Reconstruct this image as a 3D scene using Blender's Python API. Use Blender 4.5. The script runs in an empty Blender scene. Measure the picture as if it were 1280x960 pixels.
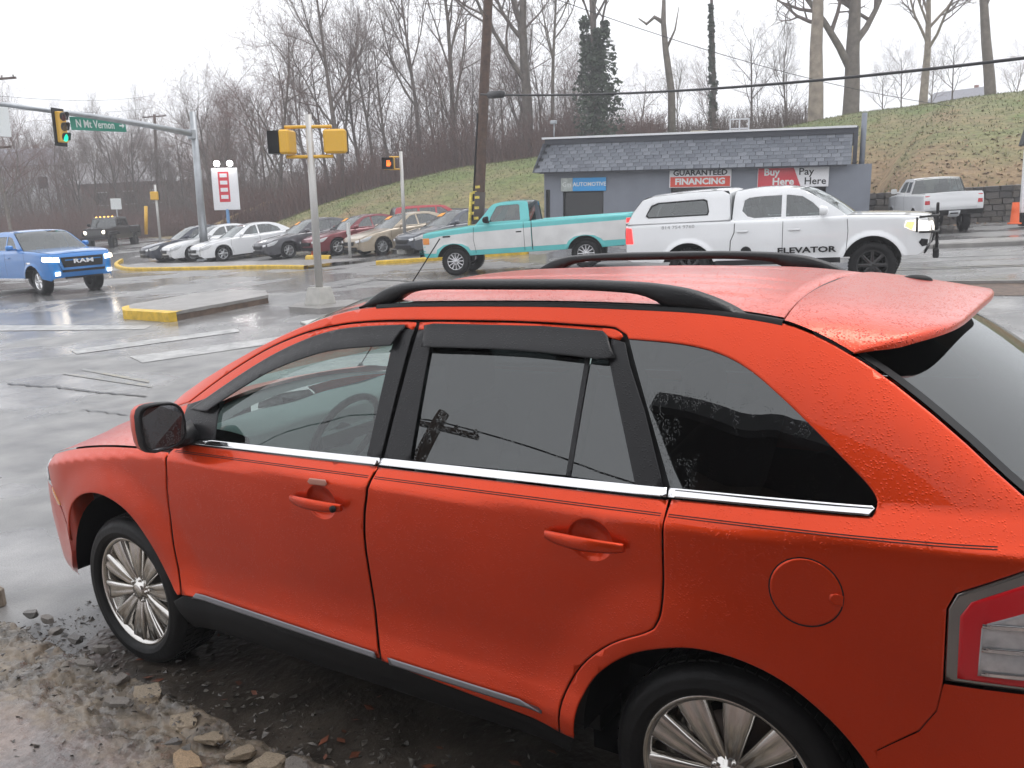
import bpy, bmesh, math, random
from mathutils import Vector, Matrix, noise
from mathutils.geometry import delaunay_2d_cdt
R = math.radians
PI = math.pi
sc = bpy.context.scene
col = sc.collection

# ---------------------------------------------------------------- camera
CAM = Vector((3.69, -3.055, 1.982))
YAW, PITCH, ROLL = .611, .197, -.0635
_f = Vector((-math.sin(YAW)*math.cos(PITCH), math.cos(YAW)*math.cos(PITCH), -math.sin(PITCH)))
_r = Vector((math.cos(YAW), math.sin(YAW), 0))
_u = _r.cross(_f)
_r2 = math.cos(ROLL)*_r + math.sin(ROLL)*_u
_u2 = math.cos(ROLL)*_u - math.sin(ROLL)*_r
cd = bpy.data.cameras.new('camera')
cd.sensor_width = 36; cd.lens = 36*1128/1280
cd.clip_start = .05; cd.clip_end = 3000
cam = bpy.data.objects.new('camera', cd); col.objects.link(cam)
m = Matrix((_r2, _u2, -_f)).transposed().to_4x4(); m.translation = CAM
cam.matrix_world = m
sc.camera = cam

# ---------------------------------------------------------------- overcast sky and weak sun
SUN_EL, SUN_AZ = R(68), R(20)
wd = bpy.data.worlds.new('World'); sc.world = wd; wd.use_nodes = True
nt = wd.node_tree; nt.nodes.clear()
out = nt.nodes.new('ShaderNodeOutputWorld'); bg = nt.nodes.new('ShaderNodeBackground')
sky = nt.nodes.new('ShaderNodeTexSky'); sky.sky_type = 'NISHITA'; sky.sun_disc = False
sky.sun_elevation = SUN_EL; sky.sun_rotation = SUN_AZ; sky.air_density = 1; sky.dust_density = 4
hs = nt.nodes.new('ShaderNodeHueSaturation'); hs.inputs['Saturation'].default_value = .10; hs.inputs['Value'].default_value = 1
mx = nt.nodes.new('ShaderNodeMix'); mx.data_type = 'RGBA'; mx.inputs[0].default_value = .80
cl = nt.nodes.new('ShaderNodeRGB'); cl.outputs[0].default_value = (9.1, 9.2, 9.6, 1)     # even cloud deck
nt.links.new(sky.outputs[0], hs.inputs['Color']); nt.links.new(hs.outputs[0], mx.inputs[6])
nt.links.new(cl.outputs[0], mx.inputs[7]); nt.links.new(mx.outputs[2], bg.inputs[0])
bg.inputs[1].default_value = .115
nt.links.new(bg.outputs[0], out.inputs[0])
sl = bpy.data.lights.new('sun', 'SUN'); sl.energy = .5; sl.angle = R(25); sl.color = (1, .97, .93)
so = bpy.data.objects.new('sun', sl); col.objects.link(so)
so.rotation_euler = (PI/2-SUN_EL, 0, PI-SUN_AZ)   # sun azimuth counted clockwise from +y
vs = sc.view_settings
vs.view_transform = 'Standard'; vs.look = 'None'; vs.exposure = 0.75; vs.gamma = 1; vs.use_curve_mapping = False
sc.cycles.max_bounces = 8; sc.cycles.transparent_max_bounces = 16; sc.cycles.caustics_reflective = False; sc.cycles.caustics_refractive = False
sc.cycles.use_denoising = True

# ---------------------------------------------------------------- helpers
def ip(T, x):
    if x <= T[0][0]: return T[0][1]
    if x >= T[-1][0]: return T[-1][1]
    for i in range(len(T)-1):
        if x <= T[i+1][0]: break
    x0, y0 = T[i]; x1, y1 = T[i+1]; h = x1-x0; t = (x-x0)/h; d = (y1-y0)/h
    da = (y0-T[i-1][1])/(x0-T[i-1][0]) if i > 0 else d
    db = (T[i+2][1]-y1)/(T[i+2][0]-x1) if i+2 < len(T) else d
    m0 = 0 if da*d <= 0 else 2*da*d/(da+d)
    m1 = 0 if db*d <= 0 else 2*db*d/(db+d)
    t2 = t*t; t3 = t2*t
    return (2*t3-3*t2+1)*y0+(t3-2*t2+t)*h*m0+(3*t2-2*t3)*y1+(t3-t2)*h*m1
def li(T, x):
    if x <= T[0][0]: return T[0][1]
    for a, b in zip(T, T[1:]):
        if x <= b[0]: return a[1]+(b[1]-a[1])*(x-a[0])/(b[0]-a[0])
    return T[-1][1]
def sm(a, b, x):
    t = min(1, max(0, (x-a)/(b-a))); return t*t*(3-2*t)
def ray(u, v):                      # direction through a point of the 1280 x 960 photograph
    return ((u-640)/1128*_r2 + (480-v)/1128*_u2 + _f).normalized()
def at(u, v, rng):                  # point at a horizontal distance from the camera
    d = ray(u, v); return CAM + d*(rng/math.hypot(d.x, d.y))
def H(x, y):                        # height of the paved ground
    return .25*sm(2, 13, y-.15*x)+.28*sm(19, 28, y)*sm(3, 9, -x)+.55*sm(32, 56, -x)
def gpt(u, v):                      # where a photograph point meets the paved ground
    d = ray(u, v); z = 0
    for i in range(60):
        t = (z-CAM.z)/d.z; p = CAM+d*t; z = .6*z+.4*H(p.x, p.y)
    return Vector((p.x, p.y, H(p.x, p.y)))

class MB:
    def __init__(s): s.v = []; s.f = []; s.sm = []
    def add(s, vs, fs, smooth=False):
        o = len(s.v); s.v += [tuple(p) for p in vs]
        s.f += [tuple(i+o for i in f) for f in fs]; s.sm += [smooth]*len(fs); return s
    def box(s, c, d, rz=0, M=None, ch=0):
        x, y, z = d[0]/2, d[1]/2, d[2]/2
        if ch:
            ch = min(ch, x*.45, y*.45, z*.45); vs = []
            for sx in (-1, 1):
                for sy in (-1, 1):
                    for sz in (-1, 1):
                        vs += [(sx*x, sy*(y-ch), sz*(z-ch)), (sx*(x-ch), sy*y, sz*(z-ch)), (sx*(x-ch), sy*(y-ch), sz*z)]
            I = lambda a, b, c_, k: ((a*2+b)*2+c_)*3+k
            fs = [(I(a,0,0,0),I(a,1,0,0),I(a,1,1,0),I(a,0,1,0)) for a in (0,1)]
            fs += [(I(0,b,0,1),I(1,b,0,1),I(1,b,1,1),I(0,b,1,1)) for b in (0,1)]
            fs += [(I(0,0,c_,2),I(1,0,c_,2),I(1,1,c_,2),I(0,1,c_,2)) for c_ in (0,1)]
            for a in (0,1):
                for b in (0,1): fs.append((I(a,b,0,0),I(a,b,1,0),I(a,b,1,1),I(a,b,0,1)))
                for c_ in (0,1): fs.append((I(a,0,c_,0),I(a,1,c_,0),I(a,1,c_,2),I(a,0,c_,2)))
            for b in (0,1):
                for c_ in (0,1): fs.append((I(0,b,c_,1),I(1,b,c_,1),I(1,b,c_,2),I(0,b,c_,2)))
            fs += [(k*3, k*3+1, k*3+2) for k in range(8)]
        else:
            vs = [(sx*x, sy*y, sz*z) for sx in (-1,1) for sy in (-1,1) for sz in (-1,1)]
            fs = [(0,1,3,2),(4,6,7,5),(0,4,5,1),(2,3,7,6),(0,2,6,4),(1,5,7,3)]
        M = M if M is not None else Matrix.Rotation(rz, 3, 'Z')
        c = Vector(c)
        return s.add([c+M@Vector(p) for p in vs], fs)
    def tube(s, pts, rad, n=8, cap=True, smooth=True):
        pts = [Vector(p) for p in pts]
        if not hasattr(rad, '__len__'): rad = [rad]*len(pts)
        o = len(s.v); pu = None
        for i, p in enumerate(pts):
            t = (pts[min(i+1, len(pts)-1)]-pts[max(i-1, 0)]).normalized()
            if pu is None:
                pu = Vector((0,0,1)) if abs(t.z) < .9 else Vector((1,0,0))
            a = (pu-t*pu.dot(t)).normalized(); b = t.cross(a); pu = a
            for k in range(n):
                an = 2*PI*k/n
                s.v.append(tuple(p+(a*math.cos(an)+b*math.sin(an))*rad[i]))
        for i in range(len(pts)-1):
            for k in range(n):
                s.f.append((o+i*n+k, o+i*n+(k+1)%n, o+(i+1)*n+(k+1)%n, o+(i+1)*n+k)); s.sm.append(smooth)
        if cap:
            s.f.append(tuple(o+k for k in range(n))[::-1]); s.sm.append(False)
            s.f.append(tuple(o+(len(pts)-1)*n+k for k in range(n))); s.sm.append(False)
        return s
    def lathe(s, prof, n=32, M=None, smooth=True, closed=False):   # prof (radius, axial); axis = y
        o = len(s.v); M = M or Matrix.Identity(4)
        for k in range(n):
            an = 2*PI*k/n
            for r, a in prof: s.v.append(tuple(M@Vector((r*math.cos(an), a, r*math.sin(an)))))
        L = len(prof)
        for k in range(n):
            for i in range(L if closed else L-1):
                j = (i+1) % L; k2 = (k+1) % n
                s.f.append((o+k*L+i, o+k2*L+i, o+k2*L+j, o+k*L+j)); s.sm.append(smooth)
        return s
    def grid(s, rows, smooth=True, flip=False, closed=False):
        o = len(s.v); w = len(rows[0])
        for r in rows: s.v += [tuple(p) for p in r]
        for i in range(len(rows)-1):
            for k in range(w if closed else w-1):
                k2 = (k+1) % w
                q = (o+i*w+k, o+i*w+k2, o+(i+1)*w+k2, o+(i+1)*w+k)
                s.f.append(q[::-1] if flip else q); s.sm.append(smooth)
        return s
    def prism(s, poly, z0, z1, M=None):             # polygon in xy, extruded in z
        M = M or Matrix.Identity(4); n = len(poly)
        vs = [M@Vector((p[0], p[1], z0)) for p in poly]+[M@Vector((p[0], p[1], z1)) for p in poly]
        fs = [tuple(range(n))[::-1], tuple(range(n, 2*n))]+[(i, (i+1)%n, n+(i+1)%n, n+i) for i in range(n)]
        return s.add(vs, fs)
    def build(s, name, mat, parent=None, fixn=True):
        me = bpy.data.meshes.new(name); me.from_pydata(s.v, [], s.f)
        me.polygons.foreach_set('use_smooth', s.sm)
        me.materials.append(mat)
        if fixn:
            b = bmesh.new(); b.from_mesh(me); bmesh.ops.recalc_face_normals(b, faces=b.faces); b.to_mesh(me); b.free()
        return link(name, me, parent)
def link(name, me, parent=None):
    o = bpy.data.objects.new(name, me); col.objects.link(o)
    if parent is not None: o.parent = parent
    return o
def empty(name, loc=(0,0,0), rz=0, tilt=False):
    o = bpy.data.objects.new(name, None); col.objects.link(o); o.empty_display_size = .2
    o.location = loc
    o.rotation_euler = (TILT @ Matrix.Rotation(rz, 3, 'Z')).to_euler() if tilt else (0, 0, rz)
    return o
def tag(o, label=None, cat=None, group=None, kind=None):
    if label: o['label'] = label
    if cat: o['category'] = cat
    if group: o['group'] = group
    if kind: o['kind'] = kind
    return o
def copy_tree(o, parent=None):
    c = o.copy(); col.objects.link(c); c.parent = parent
    for ch in list(o.children): copy_tree(ch, c)
    return c
_g = Vector((.025, .028, 1)).normalized()           # plumb direction of the street (the car stands on sloping ground)
_gx = (Vector((1,0,0))-_g*_g.x).normalized()
TILT = Matrix((_gx, _g.cross(_gx), _g)).transposed()

def inside(p, poly):
    x, y = p; c = False; j = len(poly)-1
    for i in range(len(poly)):
        xi, yi = poly[i]; xj, yj = poly[j]
        if (yi > y) != (yj > y) and x < (xj-xi)*(y-yi)/(yj-yi)+xi: c = not c
        j = i
    return c
def seg_d(p, a, b):
    ax, ay = a; bx, by = b; dx, dy = bx-ax, by-ay; L = dx*dx+dy*dy
    t = 0 if L == 0 else max(0, min(1, ((p[0]-ax)*dx+(p[1]-ay)*dy)/L))
    return math.hypot(p[0]-ax-t*dx, p[1]-ay-t*dy)
def resample(P, step):
    o = []
    for a, b in zip(P, P[1:]+P[:1]):
        n = max(1, int(math.hypot(b[0]-a[0], b[1]-a[1])/step+.5))
        o += [(a[0]+(b[0]-a[0])*k/n, a[1]+(b[1]-a[1])*k/n) for k in range(n)]
    return o
def smooth_line(P, n=4):            # Catmull-Rom through an open polyline
    o = []
    for i in range(len(P)-1):
        p0 = P[max(i-1,0)]; p1 = P[i]; p2 = P[i+1]; p3 = P[min(i+2, len(P)-1)]
        for k in range(n):
            t = k/n
            o.append(tuple(.5*((2*b)+(-a+c)*t+(2*a-5*b+4*c-d)*t*t+(-a+3*b-3*c+d)*t**3) for a, b, c, d in zip(p0, p1, p2, p3)))
    return o+[tuple(P[-1])]
def panel(name, outline, surf, outdir, mat, parent=None, step=.03, depth=.012, bev=.004, holes=(), lift=0):
    """sheet cut to a 2-D outline and laid on surf(a, b) -> (x, y, z), with rolled edges and thickness"""
    od = Vector(outdir)
    loops = []
    for L in [outline]+list(holes):
        L = resample(list(L), step)
        ar = sum(a[0]*b[1]-b[0]*a[1] for a, b in zip(L, L[1:]+L[:1]))
        if (ar < 0) == (len(loops) == 0): L = L[::-1]      # outer ccw, holes cw: material on the left
        loops.append(L)
    pts = []; edges = []; loop_idx = []
    for L in loops:
        o = len(pts); pts += L; n = len(L)
        edges += [(o+i, o+(i+1)%n) for i in range(n)]; loop_idx.append(list(range(o, o+n)))
    nb = len(pts); outs = []
    for L in loops:
        n = len(L)
        for i in range(n):
            a = L[i-1]; b = L[(i+1)%n]; tx, ty = b[0]-a[0], b[1]-a[1]; l = math.hypot(tx, ty) or 1
            outs.append((ty/l, -tx/l))
    segs = [(L[i], L[(i+1)%len(L)]) for L in loops for i in range(len(L))]
    def ok(p, d):
        if not inside(p, loops[0]): return False
        for h in loops[1:]:
            if inside(p, h): return False
        return all(abs(p[0]-a[0]) > d+step*1.6 or abs(p[1]-a[1]) > d+step*1.6 or seg_d(p, a, b) > d for a, b in segs)
    if bev:
        for i in range(nb):
            q = (pts[i][0]-outs[i][0]*bev*1.4, pts[i][1]-outs[i][1]*bev*1.4)
            if ok(q, bev*1.15): pts.append(q)
    x0 = min(p[0] for p in loops[0]); x1 = max(p[0] for p in loops[0]); y0 = min(p[1] for p in loops[0]); y1 = max(p[1] for p in loops[0])
    i = 0; y = y0+step*.5
    while y < y1:
        x = x0+step*(.5 if i % 2 else .1)
        while x < x1:
            if ok((x, y), step*.55): pts.append((x, y))
            x += step
        y += step*.87; i += 1
    vo, eo, fo, ov, oe, of = delaunay_2d_cdt([Vector(p) for p in pts], edges, [], 0, 1e-7)
    back = [o[0] if o else -1 for o in ov]
    tris = []
    for f in fo:
        c = (sum(vo[i][0] for i in f)/3, sum(vo[i][1] for i in f)/3)
        if inside(c, loops[0]) and not any(inside(c, h) for h in loops[1:]): tris.append(list(f))
    e = .002; V = []; N = []
    for k, p in enumerate(vo):
        P = Vector(surf(p[0], p[1])); A = Vector(surf(p[0]+e, p[1])); B = Vector(surf(p[0], p[1]+e))
        A0 = Vector(surf(p[0]-e, p[1])); B0 = Vector(surf(p[0], p[1]-e))
        nn = (A-A0).cross(B-B0)
        if nn.dot(od) < 0: nn = -nn
        nn.normalize() if nn.length > 1e-12 else None
        P = P+nn*lift; b = back[k]
        if bev and 0 <= b < nb:
            ox, oy = outs[b]; E = (A-A0)*ox+(B-B0)*oy
            if E.length > 1e-9: E.normalize()
            P = P-nn*bev*.6; nn = (nn+E*.9).normalized()
        V.append(P); N.append(nn)
    inv = {b: k for k, b in enumerate(back) if 0 <= b < nb}
    F = []
    for t in tris:
        n = (V[t[1]]-V[t[0]]).cross(V[t[2]]-V[t[0]])
        s = N[t[0]]+N[t[1]]+N[t[2]]
        F.append(t if n.dot(s) >= 0 else t[::-1])
    if depth:
        for L in loop_idx:
            L = [inv[i] for i in L if i in inv]; o = len(V)
            base = [(V[i], N[i]) for i in L]
            for (P, nn), i in zip(base, L): V.append(P.copy()); N.append(nn)
            for (P, nn), i in zip(base, L): V.append(P-nn*depth); N.append(nn)
            n = len(L)
            for i in range(n): F.append((o+i, o+n+i, o+n+(i+1)%n, o+(i+1)%n))
    me = bpy.data.meshes.new(name); me.from_pydata([tuple(p) for p in V], [], F)
    me.polygons.foreach_set('use_smooth', [True]*len(F)); me.materials.append(mat)
    me.normals_split_custom_set_from_vertices([tuple(n) for n in N])
    return link(name, me, parent)
def text(name, body, size, M, mat, parent=None, ext=.004, sx=1, align='CENTER', bold=0):
    cu = bpy.data.curves.new(name, 'FONT'); cu.body = body; cu.size = size; cu.extrude = ext; cu.offset = bold
    cu.align_x = align; cu.align_y = 'CENTER'; cu.resolution_u = 2
    o = bpy.data.objects.new(name, cu); col.objects.link(o)
    dg = bpy.context.evaluated_depsgraph_get(); me = bpy.data.meshes.new_from_object(o.evaluated_get(dg))
    bpy.data.objects.remove(o); bpy.data.curves.remove(cu)
    me.transform(M @ Matrix.Diagonal((sx, 1, 1, 1))); me.materials.clear(); me.materials.append(mat)
    return link(name, me, parent)

# ---------------------------------------------------------------- materials
MATS = {}
def pm(name, c, rough=.5, metal=0, var=0, vscale=4, bump=0, bscale=30, coat=0, spec=.5, drops=0, emit=None, es=0, wet=0, cr=.04):
    """principled material with colour variation, fine relief and rain beads"""
    if name in MATS: return MATS[name]
    m = bpy.data.materials.new(name); m.use_nodes = True; t = m.node_tree; L = t.links.new
    b = t.nodes['Principled BSDF']; b.inputs['Base Color'].default_value = (*c, 1)
    b.inputs['Roughness'].default_value = rough; b.inputs['Metallic'].default_value = metal
    b.inputs['Specular IOR Level'].default_value = spec
    if coat: b.inputs['Coat Weight'].default_value = coat; b.inputs['Coat Roughness'].default_value = cr
    if emit: b.inputs['Emission Color'].default_value = (*emit, 1); b.inputs['Emission Strength'].default_value = es
    tc = t.nodes.new('ShaderNodeTexCoord')
    if var:
        n = t.nodes.new('ShaderNodeTexNoise'); n.inputs['Scale'].default_value = vscale; n.inputs['Detail'].default_value = 5
        L(tc.outputs['Object'], n.inputs['Vector'])
        r = t.nodes.new('ShaderNodeMapRange'); r.inputs[1].default_value = .3; r.inputs[2].default_value = .7
        r.inputs[3].default_value = 1-var; r.inputs[4].default_value = 1+var
        L(n.outputs[0], r.inputs[0])
        v = t.nodes.new('ShaderNodeVectorMath'); v.operation = 'SCALE'; v.inputs[0].default_value = c
        L(r.outputs[0], v.inputs['Scale']); L(v.outputs[0], b.inputs['Base Color'])
    hgt = None
    if bump:
        n = t.nodes.new('ShaderNodeTexNoise'); n.inputs['Scale'].default_value = bscale; n.inputs['Detail'].default_value = 4
        L(tc.outputs['Object'], n.inputs['Vector'])
        u = t.nodes.new('ShaderNodeBump'); u.inputs['Strength'].default_value = bump; u.inputs['Distance'].default_value = .01
        L(n.outputs[0], u.inputs['Height']); L(u.outputs[0], b.inputs['Normal']); hgt = u
    if drops:
        dv = t.nodes.new('ShaderNodeTexVoronoi'); dv.inputs['Scale'].default_value = 130; dv.inputs['Randomness'].default_value = 1
        L(tc.outputs['Object'], dv.inputs['Vector'])
        r = t.nodes.new('ShaderNodeMapRange'); r.inputs[1].default_value = .12; r.inputs[2].default_value = .40; r.inputs[3].default_value = 1; r.inputs[4].default_value = 0
        L(dv.outputs['Distance'], r.inputs[0])
        n2 = t.nodes.new('ShaderNodeTexNoise'); n2.inputs['Scale'].default_value = 26; n2.inputs['Detail'].default_value = 3; L(tc.outputs['Object'], n2.inputs['Vector'])
        r2 = t.nodes.new('ShaderNodeMapRange'); r2.inputs[1].default_value = .40; r2.inputs[2].default_value = .58; L(n2.outputs[0], r2.inputs[0])
        mu = t.nodes.new('ShaderNodeMath'); mu.operation = 'MULTIPLY'; L(r.outputs[0], mu.inputs[0]); L(r2.outputs[0], mu.inputs[1])
        u = t.nodes.new('ShaderNodeBump'); u.inputs['Strength'].default_value = drops; u.inputs['Distance'].default_value = .003
        L(mu.outputs[0], u.inputs['Height'])
        if hgt: L(hgt.outputs[0], u.inputs['Normal'])
        L(u.outputs[0], b.inputs['Normal'])
        if coat: L(u.outputs[0], b.inputs['Coat Normal'])
    MATS[name] = m; return m
def glass(name, tint, refl=.06, rough=.0, drops=.05):
    """thin window pane: tinted see-through plus a mirror-like surface"""
    if name in MATS: return MATS[name]
    m = bpy.data.materials.new(name); m.use_nodes = True; t = m.node_tree; L = t.links.new; t.nodes.clear()
    o = t.nodes.new('ShaderNodeOutputMaterial'); mx = t.nodes.new('ShaderNodeMixShader')
    tr = t.nodes.new('ShaderNodeBsdfTransparent'); tr.inputs[0].default_value = (*tint, 1)
    gl = t.nodes.new('ShaderNodeBsdfGlossy'); gl.inputs['Roughness'].default_value = rough; gl.inputs[0].default_value = (.92,.95,.95,1)
    lw = t.nodes.new('ShaderNodeLayerWeight'); lw.inputs[0].default_value = .5; pw = t.nodes.new('ShaderNodeMath'); pw.operation = 'POWER'; pw.inputs[1].default_value = 5; L(lw.outputs['Facing'], pw.inputs[0])
    fr = t.nodes.new('ShaderNodeMath'); fr.operation = 'MULTIPLY_ADD'; fr.inputs[1].default_value = .95; fr.inputs[2].default_value = .045; L(pw.outputs[0], fr.inputs[0])
    ad = t.nodes.new('ShaderNodeMath'); ad.operation = 'ADD'; ad.inputs[1].default_value = refl; ad.use_clamp = True
    L(fr.outputs[0], ad.inputs[0]); L(ad.outputs[0], mx.inputs[0]); L(tr.outputs[0], mx.inputs[1]); L(gl.outputs[0], mx.inputs[2]); L(mx.outputs[0], o.inputs[0])
    if drops:
        tc = t.nodes.new('ShaderNodeTexCoord'); dv = t.nodes.new('ShaderNodeTexVoronoi'); dv.inputs['Scale'].default_value = 260
        mp = t.nodes.new('ShaderNodeMapping'); mp.inputs['Scale'].default_value = (1, 1, .55)
        L(tc.outputs['Object'], mp.inputs[0]); L(mp.outputs[0], dv.inputs['Vector'])
        r = t.nodes.new('ShaderNodeMapRange'); r.inputs[1].default_value = .1; r.inputs[2].default_value = .35; r.inputs[3].default_value = 1; r.inputs[4].default_value = 0
        L(dv.outputs['Distance'], r.inputs[0])
        n2 = t.nodes.new('ShaderNodeTexNoise'); n2.inputs['Scale'].default_value = 30; L(mp.outputs[0], n2.inputs['Vector'])
        r2 = t.nodes.new('ShaderNodeMapRange'); r2.inputs[1].default_value = .48; r2.inputs[2].default_value = .60; L(n2.outputs[0], r2.inputs[0])
        mu = t.nodes.new('ShaderNodeMath'); mu.operation = 'MULTIPLY'; L(r.outputs[0], mu.inputs[0]); L(r2.outputs[0], mu.inputs[1])
        u = t.nodes.new('ShaderNodeBump'); u.inputs['Strength'].default_value = drops; u.inputs['Distance'].default_value = .0015
        L(mu.outputs[0], u.inputs['Height']); L(u.outputs[0], gl.inputs['Normal'])
    MATS[name] = m; return m
rubber = pm('rubber', (.009,.009,.0095), .5, var=.3, vscale=8, bump=.2, bscale=60, spec=.25)
blackplastic = pm('black_plastic', (.011,.011,.0125), .36, drops=.35, var=.15, vscale=20, spec=.35)
darktrim = pm('dark_trim', (.009,.009,.0095), .5, spec=.25)
chrome = pm('chrome', (.78,.78,.79), .08, 1, bump=.04, bscale=6)
alloy = pm('alloy', (.55,.55,.56), .25, 1)
steel = pm('galvanised_steel', (.38,.40,.42), .42, .7, var=.12, vscale=3)
redlens = pm('red_lens', (.55,.01,.02), .08, coat=1)
clearlens = pm('clear_lens', (.55,.56,.58), .1, .5, coat=1, var=.25, vscale=25)
amber = pm('amber_lens', (.75,.25,.02), .15, coat=1)
g_clear = glass('clear_glass', (.62,.78,.74), .05)
g_tint = glass('tinted_glass', (.035,.037,.04), .06)
g_car = glass('car_glass', (.24,.29,.29), .09, drops=0)
headlamp_on = pm('lit_headlamp', (.8,.8,.8), .2, emit=(1,.86,.66), es=4.5)
# ================================================================ ground
def asphalt_mat():
    m = bpy.data.materials.new('wet_asphalt'); m.use_nodes = True; t = m.node_tree; L = t.links.new; b = t.nodes['Principled BSDF']
    tc = t.nodes.new('ShaderNodeTexCoord')
    def nz(s, d=4, dist=0):
        n = t.nodes.new('ShaderNodeTexNoise'); n.inputs['Scale'].default_value = s; n.inputs['Detail'].default_value = d; n.inputs['Distortion'].default_value = dist
        L(tc.outputs['Object'], n.inputs['Vector']); return n
    def mr(i, a, b_, c, d):
        r = t.nodes.new('ShaderNodeMapRange'); r.inputs[1].default_value = a; r.inputs[2].default_value = b_; r.inputs[3].default_value = c; r.inputs[4].default_value = d; L(i, r.inputs[0]); return r
    big = nz(.35, 5, .4); mid = nz(2.2, 6); fine = nz(120, 2)
    cr = t.nodes.new('ShaderNodeValToRGB'); e = cr.color_ramp.elements; e[0].position = .3; e[0].color = (.13,.13,.132,1); e[1].position = .7; e[1].color = (.25,.246,.24,1)
    L(mid.outputs[0], cr.inputs[0])
    mf = t.nodes.new('ShaderNodeMix'); mf.data_type = 'RGBA'; mf.blend_type = 'MULTIPLY'; mf.inputs[0].default_value = .6
    ff = mr(fine.outputs[0], .3, .7, .55, 1.35); L(cr.outputs[0], mf.inputs[6]); L(ff.outputs[0], mf.inputs[7]); L(mf.outputs[2], b.inputs['Base Color'])
    pud = mr(big.outputs[0], .46, .56, 1, 0)
    ro = mr(pud.outputs[0], 0, 1, .38, .13); L(ro.outputs[0], b.inputs['Roughness'])
    bs = mr(pud.outputs[0], 0, 1, .35, .06)
    bu = t.nodes.new('ShaderNodeBump'); bu.inputs['Distance'].default_value = .01; L(bs.outputs[0], bu.inputs['Strength']); L(fine.outputs[0], bu.inputs['Height'])
    # slow ripple of standing water
    rip = nz(14, 2); b2 = t.nodes.new('ShaderNodeBump'); b2.inputs['Strength'].default_value = .16; b2.inputs['Distance'].default_value = .02
    L(rip.outputs[0], b2.inputs['Height']); L(bu.outputs[0], b2.inputs['Normal']); L(b2.outputs[0], b.inputs['Normal'])
    b.inputs['Specular IOR Level'].default_value = .5
    return m
asphalt = asphalt_mat()
def axis(a, b, fine0, fine1, f, c):
    o = []; x = a
    while x < b:
        o.append(x); x += f if fine0 <= x < fine1 else c
    return o+[b]
xs = [-400,-300,-220,-160]+axis(-120, 60, -30, 6, 1.0, 3)+[90,140,250,400]
ys = [-400,-200,-100,-60,-30,-15,-8]+axis(-4, 60, -4, 32, 1.0, 3)+[80,110,160,250,400]
mb = MB(); mb.grid([[(x, y, H(x, y)) for x in xs] for y in ys]); g = mb.build('ground', asphalt); tag(g, kind='structure')
# ================================================================ the red SUV (front axle at x = 0, nose towards -x, near side at -y)
W_ = [(-.96,.60),(-.9,.69),(-.8,.79),(-.6,.885),(-.4,.922),(0,.942),(.5,.949),(1.5,.957),(2.4,.957),(2.8,.952),(3.1,.942),(3.35,.918),(3.5,.885),(3.62,.84),(3.72,.76),(3.79,.62)]
ZB_ = [(-.96,.79),(-.8,.885),(-.6,.955),(-.3,1.025),(0,1.075),(.3,1.112),(.5,1.126),(1,1.139),(1.6,1.156),(2.65,1.185),(3.2,1.20),(3.8,1.215)]
Q_ = [(-1.1,-.10),(-.95,-.05),(-.85,-.015),(-.78,.004),(-.73,.006),(-.68,-.003),(-.62,-.016),(-.54,-.022),(-.42,-.015),(-.28,-.004),(-.17,0),(-.10,-.0005),(-.078,-.002),(-.066,-.009),(-.058,-.017),(-.03,-.043),(0,-.072)]
ZR_ = [(.1,1.13),(.2,1.195),(.314,1.272),(.593,1.407),(.894,1.528),(1.109,1.597),(1.25,1.629),(1.4,1.648),(1.6,1.657),(2.1,1.662),(2.592,1.652),(2.893,1.622),(2.98,1.597),(3.095,1.545),(3.2,1.485),(3.37,1.365),(3.5,1.262),(3.6,1.20)]
YR_ = [(.1,.74),(.3,.71),(.6,.675),(1.0,.635),(1.3,.615),(2.8,.605),(2.95,.62),(3.1,.65),(3.25,.69),(3.5,.77),(3.6,.80)]
def sideY(x, z):
    w = ip(W_, x); zb = ip(ZB_, x); q = z-zb; yb = w-.072
    if q <= 0:
        y = w+ip(Q_, q)
        for cx in (0, 2.824):
            r = math.hypot(x-cx, z-.375)
            y += .028*(1-sm(.42, .62, r))
        return y
    u = min(1.3, q/max(.02, ip(ZR_, x)-zb))
    return yb-(yb-ip(YR_, x))*(.91*u+.09*u**5)
suv = empty('red_suv', (1.41, 0, 0)); SO = Vector((1.41, 0, 0))
tag(suv, 'large wet orange-red SUV with black roof rails parked in the foreground', 'car')
paint = pm('red_paint', (.63,.044,.004), .34, .70, coat=.48, drops=.28, cr=.03, spec=.25, var=.04, vscale=3)
trimgrey = pm('cabin_grey', (.16,.165,.17), .8, var=.1)
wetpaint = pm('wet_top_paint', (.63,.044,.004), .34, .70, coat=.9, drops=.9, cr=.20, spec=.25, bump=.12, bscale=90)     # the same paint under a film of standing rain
class SUV:      # every SUV part is modelled in world axes and shifted into the root's frame
    pass
def sp(o):      # shift mesh data so that it is local to the SUV root
    return o
def spanel(name, outl, mat, parent, s=-1, **k):
    f = lambda a, b: (a-SO.x, s*sideY(a, b), b)
    return panel(name, outl, f, (0, s, .15), mat, parent, **k)
def mirror_x(pts): return pts
SHUT_TOP = [(.418,1.242),(.602,1.357),(.823,1.467),(1.023,1.535),(1.192,1.571),(1.379,1.592),(1.62,1.601),(2.046,1.605),(2.326,1.598),(2.40,1.594),(2.436,1.576),(2.464,1.533),(2.553,1.395),(2.66,1.188)]
B_LOW = [(1.604,1.137),(1.589,1.048),(1.569,.971),(1.553,.836),(1.556,.566),(1.582,.447)]
C_LOW = [(2.676,1.165),(2.68,1.139),(2.676,.899),(2.658,.823),(2.623,.789),(2.51,.726),(2.402,.626),(2.338,.505),(2.328,.40)]
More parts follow.
